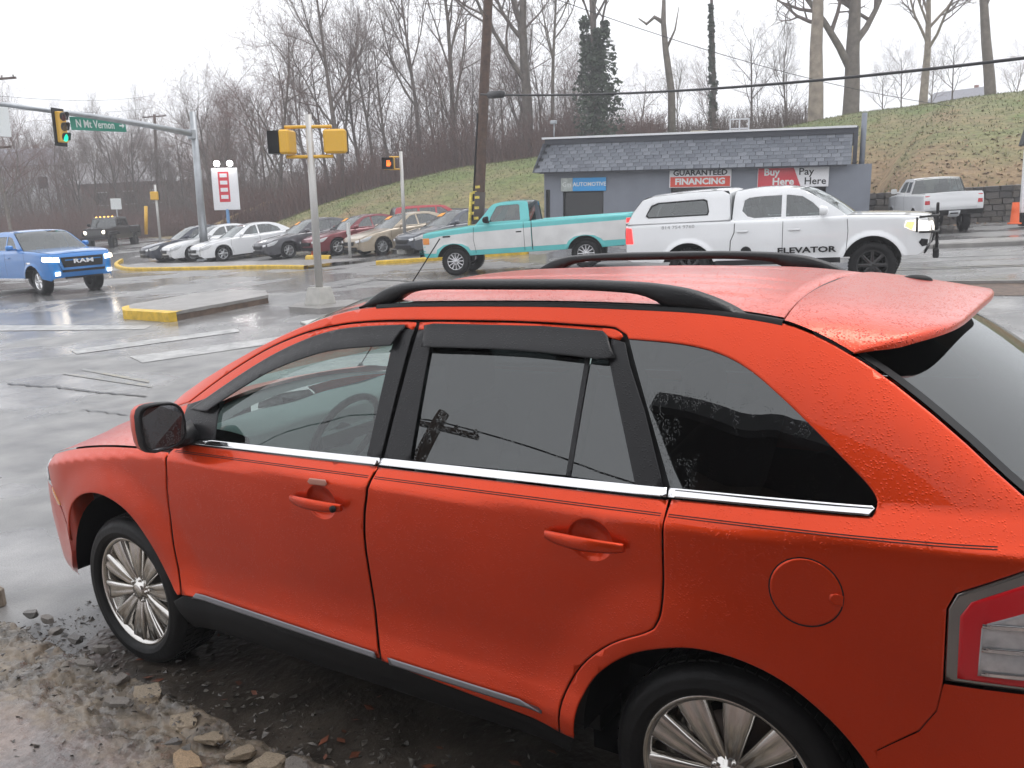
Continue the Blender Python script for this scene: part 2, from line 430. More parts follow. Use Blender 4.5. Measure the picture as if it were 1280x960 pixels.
ARCH_R = [(2.384,.40),(2.392,.48),(2.415,.545),(2.467,.625),(2.571,.709),(2.689,.758),(2.787,.778),(2.9,.772),(3.007,.738),(3.1,.677),(3.173,.612),(3.23,.541),(3.262,.46),(3.272,.38)]
ARCH_F = [(-.428,.36),(-.445,.47),(-.425,.59),(-.361,.712),(-.241,.794),(-.09,.832),(.054,.819),(.169,.77),(.262,.674),(.345,.555),(.43,.455)]
F_SHUT = [(.464,1.074),(.46,1.009),(.433,.859),(.428,.667),(.462,.459)]
HOOD_SH = [(-.62,.925),(-.373,.986),(-.11,1.03),(.139,1.057),(.333,1.069),(.456,1.073)]
def off(P, dx, dz): return [(a+dx, b+dz) for a, b in P]
G = .003
for s in (-1, 1):
    near = s < 0
    cups = [[(hx_+.012+.070*math.cos(k*PI/14), hz_+.004+.060*math.sin(k*PI/14)) for k in range(28)] for hx_, hz_ in ((1.353,.988),(2.443,1.028))]
    # ---- fender
    fen = off(smooth_line(HOOD_SH), 0, -G)+[(.456,1.03)]+off(smooth_line(F_SHUT[1:]), -G*1.6, 0)+[(.44,.455)]+smooth_line(ARCH_F)[::-1][1:-6]+[(-.44,.62),(-.60,.79)]
    spanel('fender', fen, paint, suv, s, step=.02)
    # ---- front door: lower skin, frame, handle, glass
    fd = spanel('front_door', off(smooth_line(F_SHUT), G, 0)+off(smooth_line(B_LOW)[::-1], -G, 0)+[(.505,1.105)], paint, suv, s, holes=[cups[0]])
    up = smooth_line(SHUT_TOP[:7])
    upi = [(a, b-G) for a, b in up]
    lo = smooth_line([(.446,1.222),(.72,1.352),(.91,1.448),(1.085,1.520),(1.233,1.552),(1.386,1.570),(1.565,1.580)])
    spanel('door_frame', upi[:-1]+[(1.614,1.595),(1.61,1.57)]+lo[::-1], paint, fd, s, step=.03, depth=.01)
    spanel('pillar_cover', [(1.612,1.578),(1.532,1.562),(1.535,1.16),(1.600,1.162)], blackplastic, fd, s, lift=-.002, bev=.002)
    spanel('mirror_sail', [(.425,1.238),(.64,1.30),(.655,1.26),(.705,1.137),(.51,1.112),(.47,1.085)], blackplastic, fd, s, lift=.002)
    spanel('window_glass', [(.66,1.135),(.62,1.285)]+lo[6:-1]+[(1.56,1.575),(1.56,1.155)], g_clear if 1 else 0, fd, s, lift=-.012, depth=.004, bev=0)
    spanel('belt_trim', [(.512,1.107),(.70,1.131),(1.604,1.159),(1.602,1.138)], chrome, fd, s, step=.02, lift=.008, depth=.02, bev=.003)
    vis_b = smooth_line([(.618,1.236),(.742,1.306),(.93,1.397),(1.119,1.460),(1.29,1.497),(1.547,1.521)])
    vis_t = smooth_line([(.47,1.228),(.693,1.355),(.895,1.456),(1.085,1.526),(1.233,1.562),(1.386,1.579),(1.572,1.589)])
    fv = lambda a, b, s=s: (a-SO.x, s*(sideY(a, b)+.010+.016*sm(0, .07, li(vis_t, a)-b)), b)
    panel('rain_visor', vis_t+vis_b[::-1], fv, (0, s, .15), blackplastic, fd, step=.025, depth=.014)
    spanel('sill_trim', [(.53,.455),(.55,.478),(1.562,.468),(1.574,.446)], pm('sill_grey', (.20,.20,.215), .35, .7), fd, s, step=.02, lift=.012, depth=.02)
    # ---- rear door
    blo = [(1.611,1.135),(1.596,1.048),(1.576,.971),(1.560,.836),(1.563,.566),(1.590,.441)]
    rd = spanel('rear_door', off(smooth_line(C_LOW), -G, 0)+off(smooth_line(blo)[::-1], 0, 0), paint, suv, s, holes=[cups[1]])
    upr = smooth_line(SHUT_TOP[6:13])
    upr = [(a-(G if a > 2.4 else 0), b-G) for a, b in upr if a > 1.63]
    spanel('door_frame', [(1.632,1.572),(1.630,1.596)]+[p for p in upr if p[1] > 1.572]+[(2.425,1.562),(2.38,1.568),(2.32,1.577),(2.046,1.583)], paint, rd, s, depth=.01)
    spanel('front_pillar_cover', [(1.632,1.575),(1.702,1.580),(1.732,1.165),(1.615,1.162)], blackplastic, rd, s, lift=-.002, bev=.002)
    spanel('rear_pillar_cover', [(2.395,1.565),(2.424,1.560),(2.444,1.555),(2.475,1.497),(2.553,1.375),(2.652,1.19),(2.565,1.188),(2.402,1.51)], blackplastic, rd, s, lift=-.002, bev=.002)
    spanel('window_glass', [(1.70,1.165),(1.69,1.575),(2.325,1.575),(2.343,1.19)], g_tint, rd, s, lift=-.012, depth=.004, bev=0)
    spanel('divider_bar', [(2.316,1.57),(2.333,1.57),(2.352,1.188),(2.333,1.188)], blackplastic, rd, s, step=.02, lift=-.008, bev=.002)
    spanel('fixed_pane', [(2.338,1.57),(2.39,1.57),(2.415,1.51),(2.575,1.188),(2.352,1.188)], g_tint, rd, s, lift=-.010, depth=.004, bev=0)
    spanel('belt_trim', [(1.614,1.139),(1.613,1.160),(2.665,1.190),(2.672,1.168)], chrome, rd, s, step=.02, lift=.008, depth=.02, bev=.003)
    vt = [(1.66,1.588),(1.70,1.595),(2.147,1.597),(2.365,1.588),(2.385,1.575),(2.428,1.516)]
    vb = [(1.684,1.522),(2.073,1.526),(2.404,1.511)]
    vtt = [(1.66,1.592),(2.147,1.597),(2.365,1.588),(2.43,1.57)]
    fv2 = lambda a, b, s=s: (a-SO.x, s*(sideY(a, b)+.010+.018*sm(0, .075, li(vtt, a)-b)*sm(1.66, 1.69, a)*sm(2.43, 2.39, a)), b)
    panel('rain_visor', vt+smooth_line(vb)[::-1], fv2, (0, s, .15), blackplastic, rd, step=.025, depth=.014)
    spanel('sill_trim', [(1.636,.441),(1.625,.463),(2.18,.463),(2.27,.443)], pm('sill_grey', (.20,.20,.215)), rd, s, step=.02, lift=.012, depth=.02)
    # ---- body side: pillar, cant rail and quarter panel in one pressing
    qg = [(2.453,1.566),(2.623,1.557),(2.74,1.536),(2.836,1.497),(2.933,1.437),(3.024,1.372),(3.111,1.306),(3.18,1.252),(3.206,1.218),(3.200,1.187)]
    top = [(x, ip(ZR_, x)-.005) for x in (3.60,3.506,3.44,3.381,3.30,3.207,3.15,3.101,3.04,2.981,2.93,2.89,2.808,2.7,2.585,2.4,2.184,2.0,1.869,1.7,1.555,1.40,1.32,1.25,1.18,1.109,1.0,.894,.75,.593,.45,.314,.2)]
    tail = [(3.36,.729),(3.370,.79),(3.371,.806),(3.375,1.0),(3.392,1.041),(3.525,1.108),(3.66,1.138)]
    st = [(a, b+G) for a, b in smooth_line(SHUT_TOP[:10])]
    bs = st+[(2.443,1.578)]+smooth_line(qg)+[(2.685,1.168)]+off(smooth_line(C_LOW[1:]), G, 0)+smooth_line(ARCH_R)[:-2]+[(3.235,.605),(3.323,.667)]+tail+top
    q = spanel('quarter_panel', bs, paint, suv, s)
    spanel('quarter_glass', smooth_line(qg[:-1])+[(3.196,1.205),(2.672,1.19)], g_tint, q, s, lift=-.006, depth=.004, bev=0)
    spanel('belt_trim', [(2.676,1.169),(2.672,1.191),(3.196,1.207),(3.203,1.203),(3.194,1.186)], chrome, q, s, step=.02, lift=.008, depth=.02, bev=.003)
    spanel('fuel_door', [(3.06+.089*math.cos(k*PI/18), .99+.089*math.sin(k*PI/18)) for k in range(36)], paint, q, s, lift=.0035, bev=.005) if near else None
    if near: spanel('fuel_door_gap', [(3.06+.0925*math.cos(k*PI/18), .99+.0925*math.sin(k*PI/18)) for k in range(36)], darktrim, q, s, lift=.0006, depth=.001, bev=0)
    if near: spanel('fuel_door_notch', [(3.118,.985),(3.13,.972),(3.150,.972),(3.152,1.0),(3.135,1.004),(3.12,.998)], paint, q, s, step=.01, lift=.010)
    # pinstripes
    pz = lambda x: 1.0995+.0245*(x-1.45)
    for dz in (0, .005):
        for a, b, par in ((.50,1.585,fd),(1.615,2.668,rd),(2.69,3.47,q)):
            n = 16; up_ = [(a+(b-a)*k/n, pz(a+(b-a)*k/n)+dz+.0009) for k in range(n+1)]; dn = [(x, z-.0018) for x, z in up_]
            spanel('pinstripe', up_+dn[::-1], darktrim, par, s, step=.03, lift=.0012, depth=.0008, bev=0)
    # door seals behind the shut lines and trim inside the pillars
    for nm, line, wd, lf, mt in (('roof_seal', smooth_line(SHUT_TOP), .062, -.022, darktrim), ('front_seal', F_SHUT, .03, -.022, darktrim), ('centre_seal', [(1.625,1.60),(1.612,1.16)]+B_LOW, .035, -.024, darktrim), ('rear_seal', C_LOW, .03, -.022, darktrim)):
        L_ = smooth_line(line, 3) if nm != 'roof_seal' else line; A_ = []; B__ = []
        for i, p in enumerate(L_):
            a = L_[max(0, i-1)]; b = L_[min(len(L_)-1, i+1)]; tx, tz = b[0]-a[0], b[1]-a[1]; l = math.hypot(tx, tz)
            wu = .016 if nm == 'roof_seal' else wd
            A_.append((p[0]-tz/l*wu, p[1]+tx/l*wu)); B__.append((p[0]+tz/l*wd, p[1]-tx/l*wd))
        mb = MB(); mb.grid([[(p[0]-SO.x, s*(sideY(*p)+lf), p[1]) for p in A_], [(p[0]-SO.x, s*(sideY(*p)+lf), p[1]) for p in B__]]); mb.build(nm, mt, suv)
    xs_ = [.22+.98*k/16 for k in range(17)]
    mb = MB(); mb.grid([[(x-SO.x, s*(sideY(x, ip(ZR_, x)-.006-dz*(ip(ZR_, x)-1.12))-.028), ip(ZR_, x)-.006-dz*(ip(ZR_, x)-1.12)) for x in xs_] for dz in (0,.09,.18)]); mb.build('pillar_trim', trimgrey, suv)
    spanel('kick_trim', [(.13,1.02),(.60,1.02),(.64,1.28),(.44,1.235),(.21,1.175)], trimgrey, suv, s, step=.06, lift=-.03, depth=0, bev=0)
    # cowl side
    spanel('cowl_side', [(.345,1.077),(.452,1.081),(.50,1.112),(.418,1.236),(.2,1.19),(.12,1.12),(.2,1.076)], paint, suv, s)
    # rocker
    spanel('rocker', [(.40,.42),(.47,.455),(1.60,.440),(2.33,.434),(2.38,.40),(2.34,.315),(.50,.315)], pm('rocker_black', (.006,.006,.0065), .5, spec=.2), suv, s, lift=-.012)
    # tail light
    tl_o = [(3.3755,.809),(3.379,.998),(3.397,1.037),(3.525,1.103),(3.66,1.133),(3.72,1.12),(3.73,.80)]
    tl = spanel('tail_light', tl_o, pm('lamp_bezel', (.30,.29,.28), .18, .8, coat=.5), suv, s, lift=-.004, bev=.006)
    spanel('red_lens', [(3.401,.822),(3.404,.985),(3.425,1.022),(3.53,1.075),(3.66,1.102),(3.71,1.09),(3.715,.81)], pm('bright_red_lens', (.62,.004,.012), .1, coat=.6), tl, s, lift=.001, bev=.006)
    spanel('clear_lens', [(3.442,.838),(3.447,.962),(3.458,.975),(3.54,1.012),(3.66,1.04),(3.70,1.03),(3.70,.835)], clearlens, tl, s, lift=.004, bev=.004)
    for z0 in (.842,.905,.965): spanel('lens_bar', [(3.448,z0),(3.448,z0+.011),(3.70,z0+.013),(3.70,z0)], chrome, tl, s, step=.02, lift=.009, bev=.002)
    # wheel housings
    for cx in (0, 2.824):
        mb = MB(); rows = []
        for k in range(25):
            an = PI*(.0+1.0*k/24)
            rows.append([(cx-SO.x+.455*math.cos(an), s*yy, .375+.44*math.sin(an)) for yy in (.90,.62,.60)])
        mb.grid(rows); mb.add([(cx-SO.x+a, s*.6, b) for a, b in ((-.6,.1),(.6,.1),(.6,.9),(-.6,.9))], [(0,1,2,3)])
        mb.build('wheel_housing', pm('wheel_well_black', (.003,.003,.003), .9, spec=.05), suv)
    # handles
    for (hx, hz, par) in ((1.353,.988,fd),(2.443,1.028,rd)):
        y0 = sideY(hx, hz)
        fc = lambda a, b, s=s, hx=hx, hz=hz: (a-SO.x, s*(sideY(a, b)-.004-.028*max(0, 1-((a-hx-.012)/.074)**2-((b-hz-.004)/.064)**2)), b)
        panel('handle_cup', [(hx+.012+.074*math.cos(k*PI/14), hz+.004+.064*math.sin(k*PI/14)) for k in range(28)], fc, (0, s, .15), paint, par, step=.012, depth=0, bev=0)
        mb = MB(); rows = []
        for k in range(15):
            t = k/14; x = hx-.128+.256*t; bow = .036*math.sin(PI*min(1, max(0, .04+.92*t)))**.45
            h = .021*(math.sin(PI*(.06+.88*t))**.3)
            rows.append([(x-SO.x, s*(sideY(x, hz)+bow+.008*math.cos(an)), hz+.004+h*math.sin(an)) for an in [j*PI/5 for j in range(10)]])
        mb.grid(rows, closed=True); mb.add(rows[0], [tuple(range(10))]); mb.add(rows[-1], [tuple(range(10))])
        mb.build('door_handle', paint, par)
        if near and par is fd:
            spanel('lock_keypad', [(1.31+.05*t, 1.062+.0012*t*0) for t in (0,)]+[(1.322,1.053),(1.40,1.056),(1.41,1.066),(1.40,1.077),(1.322,1.074)], pm('keypad_grey', (.45,.2,.15), .5, drops=.2), fd, s, step=.02, lift=.006, bev=.003)
            mb = MB(); rows = [(r, -(y0+.043)+a) for r, a in ((.0,0),(.012,0),(.012,.01))]
            mb.lathe(rows, 12, Matrix.Translation((1.462-SO.x, 0, .992))); mb.build('lock_cylinder', darktrim, fd)
    # roof rail
    def rail_pt(x, z): return Vector((x-SO.x, s*(.585+.0*x), z))
    zt = [(1.30,1.642),(1.36,1.678),(1.44,1.712),(1.55,1.730),(1.8,1.737),(2.2,1.735),(2.45,1.726),(2.60,1.708),(2.70,1.678),(2.795,1.632)]
    zl = [(1.30,1.636),(1.42,1.640),(1.475,1.662),(1.54,1.690),(1.66,1.703),(2.2,1.702),(2.42,1.693),(2.50,1.676),(2.555,1.645),(2.795,1.622)]
    mb = MB(); rows = []
    for k in range(49):
        x = 1.30+1.495*k/48; a = ip(zt, x); b = min(a-.006, ip(zl, x)); w = .026; c = .009
        yy = .578
        rows.append([(x-SO.x, s*(yy+dy), z) for dy, z in ((-w+c,a-.004),(0,a),(w-c,a-.004),(w,a-c-.002),(w+.004,(a+b)/2),(w,b+.002),(w-c,b),(-w+c,b),(-w,b+.002),(-w,a-c))])
    mb.grid(rows, closed=True); mb.add(rows[0], [tuple(range(10))]); mb.add(rows[-1], [tuple(range(10))])
    mb.build('roof_rail', blackplastic, suv)
    # roof ditch moulding
    mb = MB(); rows = []
    for k in range(41):
        x = 1.40+1.50*k/40; y = ip(YR_, x); z = ip(ZR_, x)
        rows.append([(x-SO.x, s*(y+.010), z-.012), (x-SO.x, s*(y+.004), z+.0015), (x-SO.x, s*(y-.03), z-.001), (x-SO.x, s*(y-.04), z-.006)])
    mb.grid(rows); mb.build('roof_ditch_moulding', darktrim, suv)
    # door mirror
    mm = MB(); rows = []
    cy, cz = -1.0, 1.205
    def mrow(xx, ky, kz, dy=0, n=20):
        r = []
        for k in range(n):
            an = 2*PI*k/n; ca, sa = math.cos(an), math.sin(an)
            ee = .55
            r.append((xx+.05*ca*ky*.6-SO.x, -s*(cy+dy+.084*ky*math.copysign(abs(ca)**ee, ca)), cz+.098*kz*math.copysign(abs(sa)**ee, sa)*(1-.12*ca)))
        return r
    for xx, ky, kz in ((.46,.25,.2),(.463,.6,.6),(.475,.85,.85),(.50,.97,.97),(.53,1,1)): rows.append(mrow(xx, ky, kz))
    mm.grid(rows, closed=True); mm.add(rows[0], [tuple(range(20))])
    mir = mm.build('door_mirror', paint, suv)
    mm = MB(); rows = [mrow(.53,1.003,1.003), mrow(.558,.995,.99), mrow(.566,.95,.94), mrow(.560,.90,.88)]; mm.grid(rows, closed=True); mm.add(mrow(.56,.9,.88), [tuple(range(20))]); mm.build('mirror_rim', blackplastic, mir)
    mm = MB(); mm.add(mrow(.5625,.88,.86), [tuple(range(20))]); mm.build('mirror_glass', pm('mirror_dark', (.10,.10,.105), .06, .9, drops=.4), mir)
    mm = MB(); mm.lathe([(.0,.0),(.012,.004*0),(.022,-.004),(.024,-.006)], 16, Matrix.Translation((.566+(-.028)-SO.x, -s*(cy-.038), cz-.052)) @ Matrix.Rotation(PI/2, 4, 'Z')); mm.build('blind_spot_mirror', chrome, mir)
    mm = MB(); mm.tube([(.50-SO.x, -s*-.99, 1.15), (.53-SO.x, -s*-.93, 1.13), (.57-SO.x, s*.86, 1.16)], [.04,.038,.05], 10); mm.build('mirror_arm', blackplastic, mir)
    # headlight
    spanel('headlight', [(-.63,.90),(-.61,.80),(-.74,.79),(-.90,.80),(-.88,.84),(-.78,.885)], clearlens, suv, s, lift=.002)
    spanel('side_marker', [(-.50,.70),(-.585,.776),(-.60,.74),(-.54,.69)], amber, suv, s, step=.02, lift=.004)

# ---- hood
def zh(x): return ip([(-.96,.79),(-.8,.87),(-.62,.925),(-.373,.986),(-.11,1.03),(.139,1.057),(.333,1.069),(.46,1.073)], x)
def hood(s_, t):
    xf = -.90+.28*abs(t)**2.6; xc = .13+.20*t*t
    x = xf+(xc-xf)*s_; z0 = zh(x)+.003; ye = sideY(x, z0)-.002
    crown = (.055+.055*s_)*(1-abs(t)**2.4)
    crease = .010*math.exp(-((abs(t)-.62)/.06)**2)
    return Vector((x-SO.x, ye*t, z0+crown+crease-.05*(1-s_)**6*(1-t*t)))
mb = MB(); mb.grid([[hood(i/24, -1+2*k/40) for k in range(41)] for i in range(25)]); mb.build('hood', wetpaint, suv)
# cowl grille
mb = MB(); mb.grid([[Vector((.13+.20*t*t+d-SO.x, t*.86, zh(.2)+.10*(1-abs(t)**2.4)-.012)) for t in [-1+k/10 for k in range(21)]] for d in (-.02,.16)]); mb.build('cowl_grille', darktrim, suv)
# ---- windshield
def wsh(s_, t):
    x = .27+.87*s_; xx = x-.15*(1-t*t)
    return Vector((xx-SO.x, (ip(YR_, x)-.012)*t, ip(ZR_, x)-.004+.035*(1-t*t)*s_-.02*(1-t*t)*(1-s_)))
mb = MB(); mb.grid([[wsh(i/20, -1+2*k/24) for k in range(25)] for i in range(21)]); mb.build('windshield', g_clear, suv)
mb = MB(); mb.tube([wsh(.06,-.6)+Vector((0,0,.02)), wsh(.10,-.2)+Vector((-.01,0,.02)), wsh(.1,.3)+Vector((-.01,0,.02))], .008, 6); mb.build('wiper', darktrim, suv)
# ---- roof
def roof(x, t):
    f = .955
    crown = .043*(1-abs(t)**2.3)*sm(.9, 1.5, x)+.035*(1-t*t)*(1-sm(.9, 1.5, x))
    rib = 0
    for c in (.28,.52,.76): rib += .0045*math.exp(-((abs(t)-c)/.035)**2)
    return Vector((x-SO.x, ip(YR_, x)*t*f, ip(ZR_, x)+.004+crown-rib*sm(1.3,1.5,x)*sm(2.85,2.7,x)))
mb = MB()
rows = []
for i in range(45):
    u = i/44; row = []
    for k in range(73):
        t = -1+2*k/72; xf = 1.145-.15*(1-t*t); xr = 2.892-.03*(1-t*t)
        row.append(roof(xf+(xr-xf)*u, t))
    rows.append(row)
rows.append([p+Vector((.004,0,-.012)) for p in rows[-1]])
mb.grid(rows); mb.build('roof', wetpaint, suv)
mb = MB(); seam = rows[-2]
mb.grid([[p+Vector((d, 0, -.007)) for p in seam] for d in (-.003,.022)]); mb.build('tailgate_seam', darktrim, suv)
# ---- tailgate: spoiler, window, lower skin
def spo(u, t):
    a = abs(t); xs = 2.905+.192*u; ys = ip(YR_, xs)+.002; zs = ip(ZR_, xs)+.003
    xc = 2.877+.426*u
    zc = 1.668-.058*u-.012*u*u
    p = 3.2+6.0*u
    return Vector((xs+(xc-xs)*(1-a**(2+3.5*u))-SO.x, ys*t*(1-.0*u), zs+(zc-zs)*(1-a**p)-.010*a*a*u*(1-a**p)))
tg = empty('x')
bpy.data.objects.remove(tg)
rows = []
for i in range(15):
    rows.append([spo(i/14, math.copysign(1-(1-abs(-1+2*k/64))**1.35, -1+2*k/64)) for k in range(65)])
last = rows[-1]
def lip(P, dx, dz, pin=.0): return [q+Vector((dx, 0, dz))*min(1, (1-abs(q.y)/.66)*9+.05) for q in P]
rows.append(lip(last, .006, -.008)); rows.append(lip(last, .004, -.022))
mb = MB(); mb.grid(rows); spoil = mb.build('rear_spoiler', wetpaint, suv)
under = [rows[-1], [q+Vector((-.10,0,-.012)) for q in rows[-1]], [Vector((min(q.x, 3.05-SO.x), q.y*.985, q.z-.06)) for q in rows[-1]]]
mb = MB(); mb.grid(under); mb.build('spoiler_underside', darktrim, spoil)
mb = MB(); rows = []
for i in range(7):
    an = i*PI/12
    rows.append([(3.055+.055*math.cos(an)*math.cos(b)-SO.x, .36+.03*math.cos(an)*math.sin(b), 1.628+.022*math.sin(an)) for b in [j*PI/8 for j in range(16)]])
mb.grid(rows, closed=True); mb.build('roof_antenna_pod', darktrim, spoil)
def rgl(u, t):
    x = 3.02+.60*u
    return Vector((x+.12*(1-t*t)-SO.x, (ip(YR_, x)-.012)*t, ip(ZR_, x)-.004+.022*(1-t*t)))
mb = MB(); mb.grid([[rgl(i/20, -1+2*k/24) for k in range(25)] for i in range(21)]); rgw = mb.build('rear_window', g_tint, suv)
for s in (-1, 1):
    mb = MB(); mb.grid([[rgl(i/20, s*a)+Vector((0,0,.003)) for a in (.955,.98,1.0)] for i in range(21)]); mb.build('window_surround', darktrim, rgw)
def tgl(z, t):
    x = 3.64+.085*sm(1.2, .95, z)+.10*(1-t*t)*sm(1.3,1.0,z)+.05*(1-t*t)
    return Vector((x-SO.x, t*(.79-.03*sm(1.2,1.0,z)), z))
mb = MB(); mb.grid([[tgl(1.19-.40*i/12, -1+2*k/24) for k in range(25)] for i in range(13)]); tgo = mb.build('tailgate', paint, suv)
mb = MB(); mb.grid([[tgl(z, -.75+1.5*k/20)+Vector((.012,0,0)) for k in range(21)] for z in (1.0,1.02,1.06,1.08)]); mb.build('tailgate_bar', chrome, tgo)
mb = MB(); mb.box((3.862-SO.x, 0, .90), (.012,.31,.16), ch=.004); mb.build('number_plate', pm('plate_white', (.7,.72,.74), .4), tgo)
# ---- bumpers
def bump_cols(rear):
    C_ = []
    if rear:
        xs = [3.235,3.27,3.30,3.323,3.343,3.36,3.366,3.370,3.374,3.40,3.46,3.52,3.58,3.64,3.69,3.73,3.765,3.79]
        zt_ = [(3.23,.603),(3.323,.667),(3.36,.729),(3.370,.79),(3.3735,.807),(3.8,.797)]; zb_ = [(3.23,.54),(3.25,.48),(3.28,.38),(3.33,.30),(3.8,.27)]
    else:
        xs = [-.445,-.48,-.53,-.60,-.66,-.72,-.78,-.84,-.90,-.94,-.96]
        zt_ = [(-.96,.62),(-.85,.70),(-.72,.782),(-.60,.784),(-.445,.615)]; zb_ = [(-.96,.24),(-.7,.26),(-.5,.36),(-.445,.47)]
    def P(x, s, f):
        z0 = ip(zb_, x); z1 = li(zt_, x)-.003; z = z0+(z1-z0)*f
        bul = .012*math.sin(PI*f)*sm(0,.3,abs(x-xs[0]))
        return (x-SO.x, s*(sideY(x, max(z,.4))+bul-.05*(1-min(1, f/.25))**2*sm(0,.2,abs(x-xs[0]))), z)
    fs = [k/14 for k in range(15)]
    for x in xs: C_.append([P(x, -1, f) for f in fs])
    xe = xs[-1]; sg = 1 if rear else -1
    for k in range(1, 16):
        y = -.60+1.2*k/16; c = []
        for f in fs:
            q = P(xe, -1, f); c.append((q[0]+sg*.055*(1-(y/.62)**2), y*abs(q[1])/.62, q[2]))
        C_.append(c)
    for x in xs[::-1]: C_.append([P(x, 1, f) for f in fs])
    return C_
for rear, nm in ((True, 'rear_bumper'), (False, 'front_bumper')):
    mb = MB(); mb.grid(bump_cols(rear)); mb.build(nm, paint, suv)
mb = MB()
for i, z in enumerate((.64,.71,.78)):
    mb.grid([[(-.945-.055*(1-(y/.62)**2)+.02*i+d-SO.x, y, z+e) for y in [-.56+1.12*k/16 for k in range(17)]] for d, e in ((0,0),(-.012,.01),(-.012,.035),(0,.045))])
mb.build('grille_bars', chrome, suv)
mb = MB(); mb.grid([[(-.925-.05*(1-(y/.62)**2)+.05*sm(.6,.85,z)-SO.x, y, z) for y in [-.58+1.16*k/16 for k in range(17)]] for z in (.60,.70,.80,.86)]); mb.build('grille', darktrim, suv)
# ---- floor pan and cabin
mb = MB(); mb.box((1.42-SO.x,0,.36), (3.9,1.2,.2)); mb.box((1.41-SO.x,0,.36), (1.86,1.5,.16)); mb.box((-.55-SO.x,0,.55),(.4,1.2,.5)); mb.box((3.3-SO.x,0,.6),(.7,1.2,.4)); mb.build('underbody', darktrim, suv)
trimgrey = pm('cabin_grey', (.16,.165,.17), .8, var=.1); leather = pm('seat_grey', (.10,.105,.11), .6, var=.15, vscale=6)
mb = MB(); mb.box((.15-SO.x,0,.75),(.1,1.5,.6)); mb.build('bulkhead', darktrim, suv)
for s in (-1, 1):
    mb = MB(); mb.box((1.36-SO.x, s*.84, .80), (1.86,.03,.62), ch=.01); mb.build('door_card', trimgrey, suv)
mb = MB(); mb.grid([[(.34+.42*sm(0,1,i/8)*1.0+.02*math.sin(k)-SO.x*1, -.74+1.48*k/20, 1.10+.03*math.sin(PI*i/8)-(.3 if i == 8 else 0)) for k in range(21)] for i in range(9)]); mb.build('dashboard', trimgrey, suv)
mb = MB(); mb.lathe([(.185+.016*math.cos(a), .016*math.sin(a)) for a in [k*PI/4 for k in range(8)]], 28, Matrix.Translation((.93-SO.x,-.38,1.06)) @ Matrix.Rotation(R(-62), 4, 'Y') @ Matrix.Rotation(PI/2, 4, 'X'), closed=True)
mb.tube([(.93-SO.x,-.38,1.06),(.72-SO.x,-.38,.98)], [.05,.035], 8); mb.box((.93-SO.x,-.38,1.06),(.05,.33,.05)); mb.build('steering_wheel', darktrim, suv)
def seat(cx, cy, w, name):
    mb = MB()
    def pad(path, wid, th, n=12):
        rows = []
        for i, (x, z, k) in enumerate(path):
            rows.append([(x+th*k*math.sin(a)*nx-SO.x, cy+wid*math.copysign(abs(math.cos(a))**.6, math.cos(a))*k, z+th*k*math.sin(a)*nz) for a in [2*PI*j/n for j in range(n)]])
        mb.grid(rows, closed=True); mb.add(rows[0], [tuple(range(n))]); mb.add(rows[-1], [tuple(range(n))])
    nx, nz = .0, 1
    pad([(cx-.32,.66,.8),(cx-.28,.68,1),(cx,.66,1),(cx+.2,.62,1)], w, .09)
    nx, nz = 1, .2
    pad([(cx+.16,.64,.9),(cx+.2,.75,1),(cx+.27,1.0,1),(cx+.33,1.17,.9),(cx+.35,1.23,.6)], w, .085)
    o = mb.build(name, leather, suv)
    for dy in ((0,) if w < .4 else (-.36,.36)):
        mb2 = MB(); rows = []
        for z, k in ((1.27,.5),(1.29,.9),(1.36,1),(1.43,.92),(1.455,.5)):
            rows.append([(cx+.36+.05*k*math.sin(a)-SO.x, cy+dy+.135*k*math.copysign(abs(math.cos(a))**.6, math.cos(a)), z) for a in [2*PI*j/12 for j in range(12)]])
        mb2.grid(rows, closed=True); mb2.add(rows[0], [tuple(range(12))]); mb2.add(rows[-1], [tuple(range(12))]); mb2.build('headrest', leather, o)
seat(1.27,-.38,.26,'driver_seat'); seat(1.27,.38,.26,'passenger_seat'); seat(2.2,0,.62,'rear_bench')
mb = MB(); mb.grid([[Vector((roof(1.1+1.7*i/8, t).x, roof(1.1+1.7*i/8, t).y*.98, roof(1.1+1.7*i/8, t).z-.05)) for t in [-1+k/6 for k in range(13)]] for i in range(9)]); mb.build('headliner', pm('headliner', (.5,.5,.48), .9), suv)
for s in (-1,1):
    mb = MB(); mb.box((.95-SO.x, s*.34, 1.54), (.16,.36,.012), M=Matrix.Rotation(R(12),3,'Y'), ch=.005); mb.build('sun_visor', pm('headliner', (.5,.5,.48), .9), suv)
mb = MB(); mb.box((.88-SO.x, 0, 1.52), (.03,.24,.07), ch=.012); mb.build('rear_view_mirror', darktrim, suv)
# ---- antenna
mb = MB(); mb.tube([(-.12-SO.x,.80,1.07),(-.10-SO.x,.80,1.10)], [.02,.012], 8); mb.tube([(-.11-SO.x,.80,1.09),(.575-SO.x,.80,1.82)], .0035, 6); mb.build('antenna', darktrim, suv)
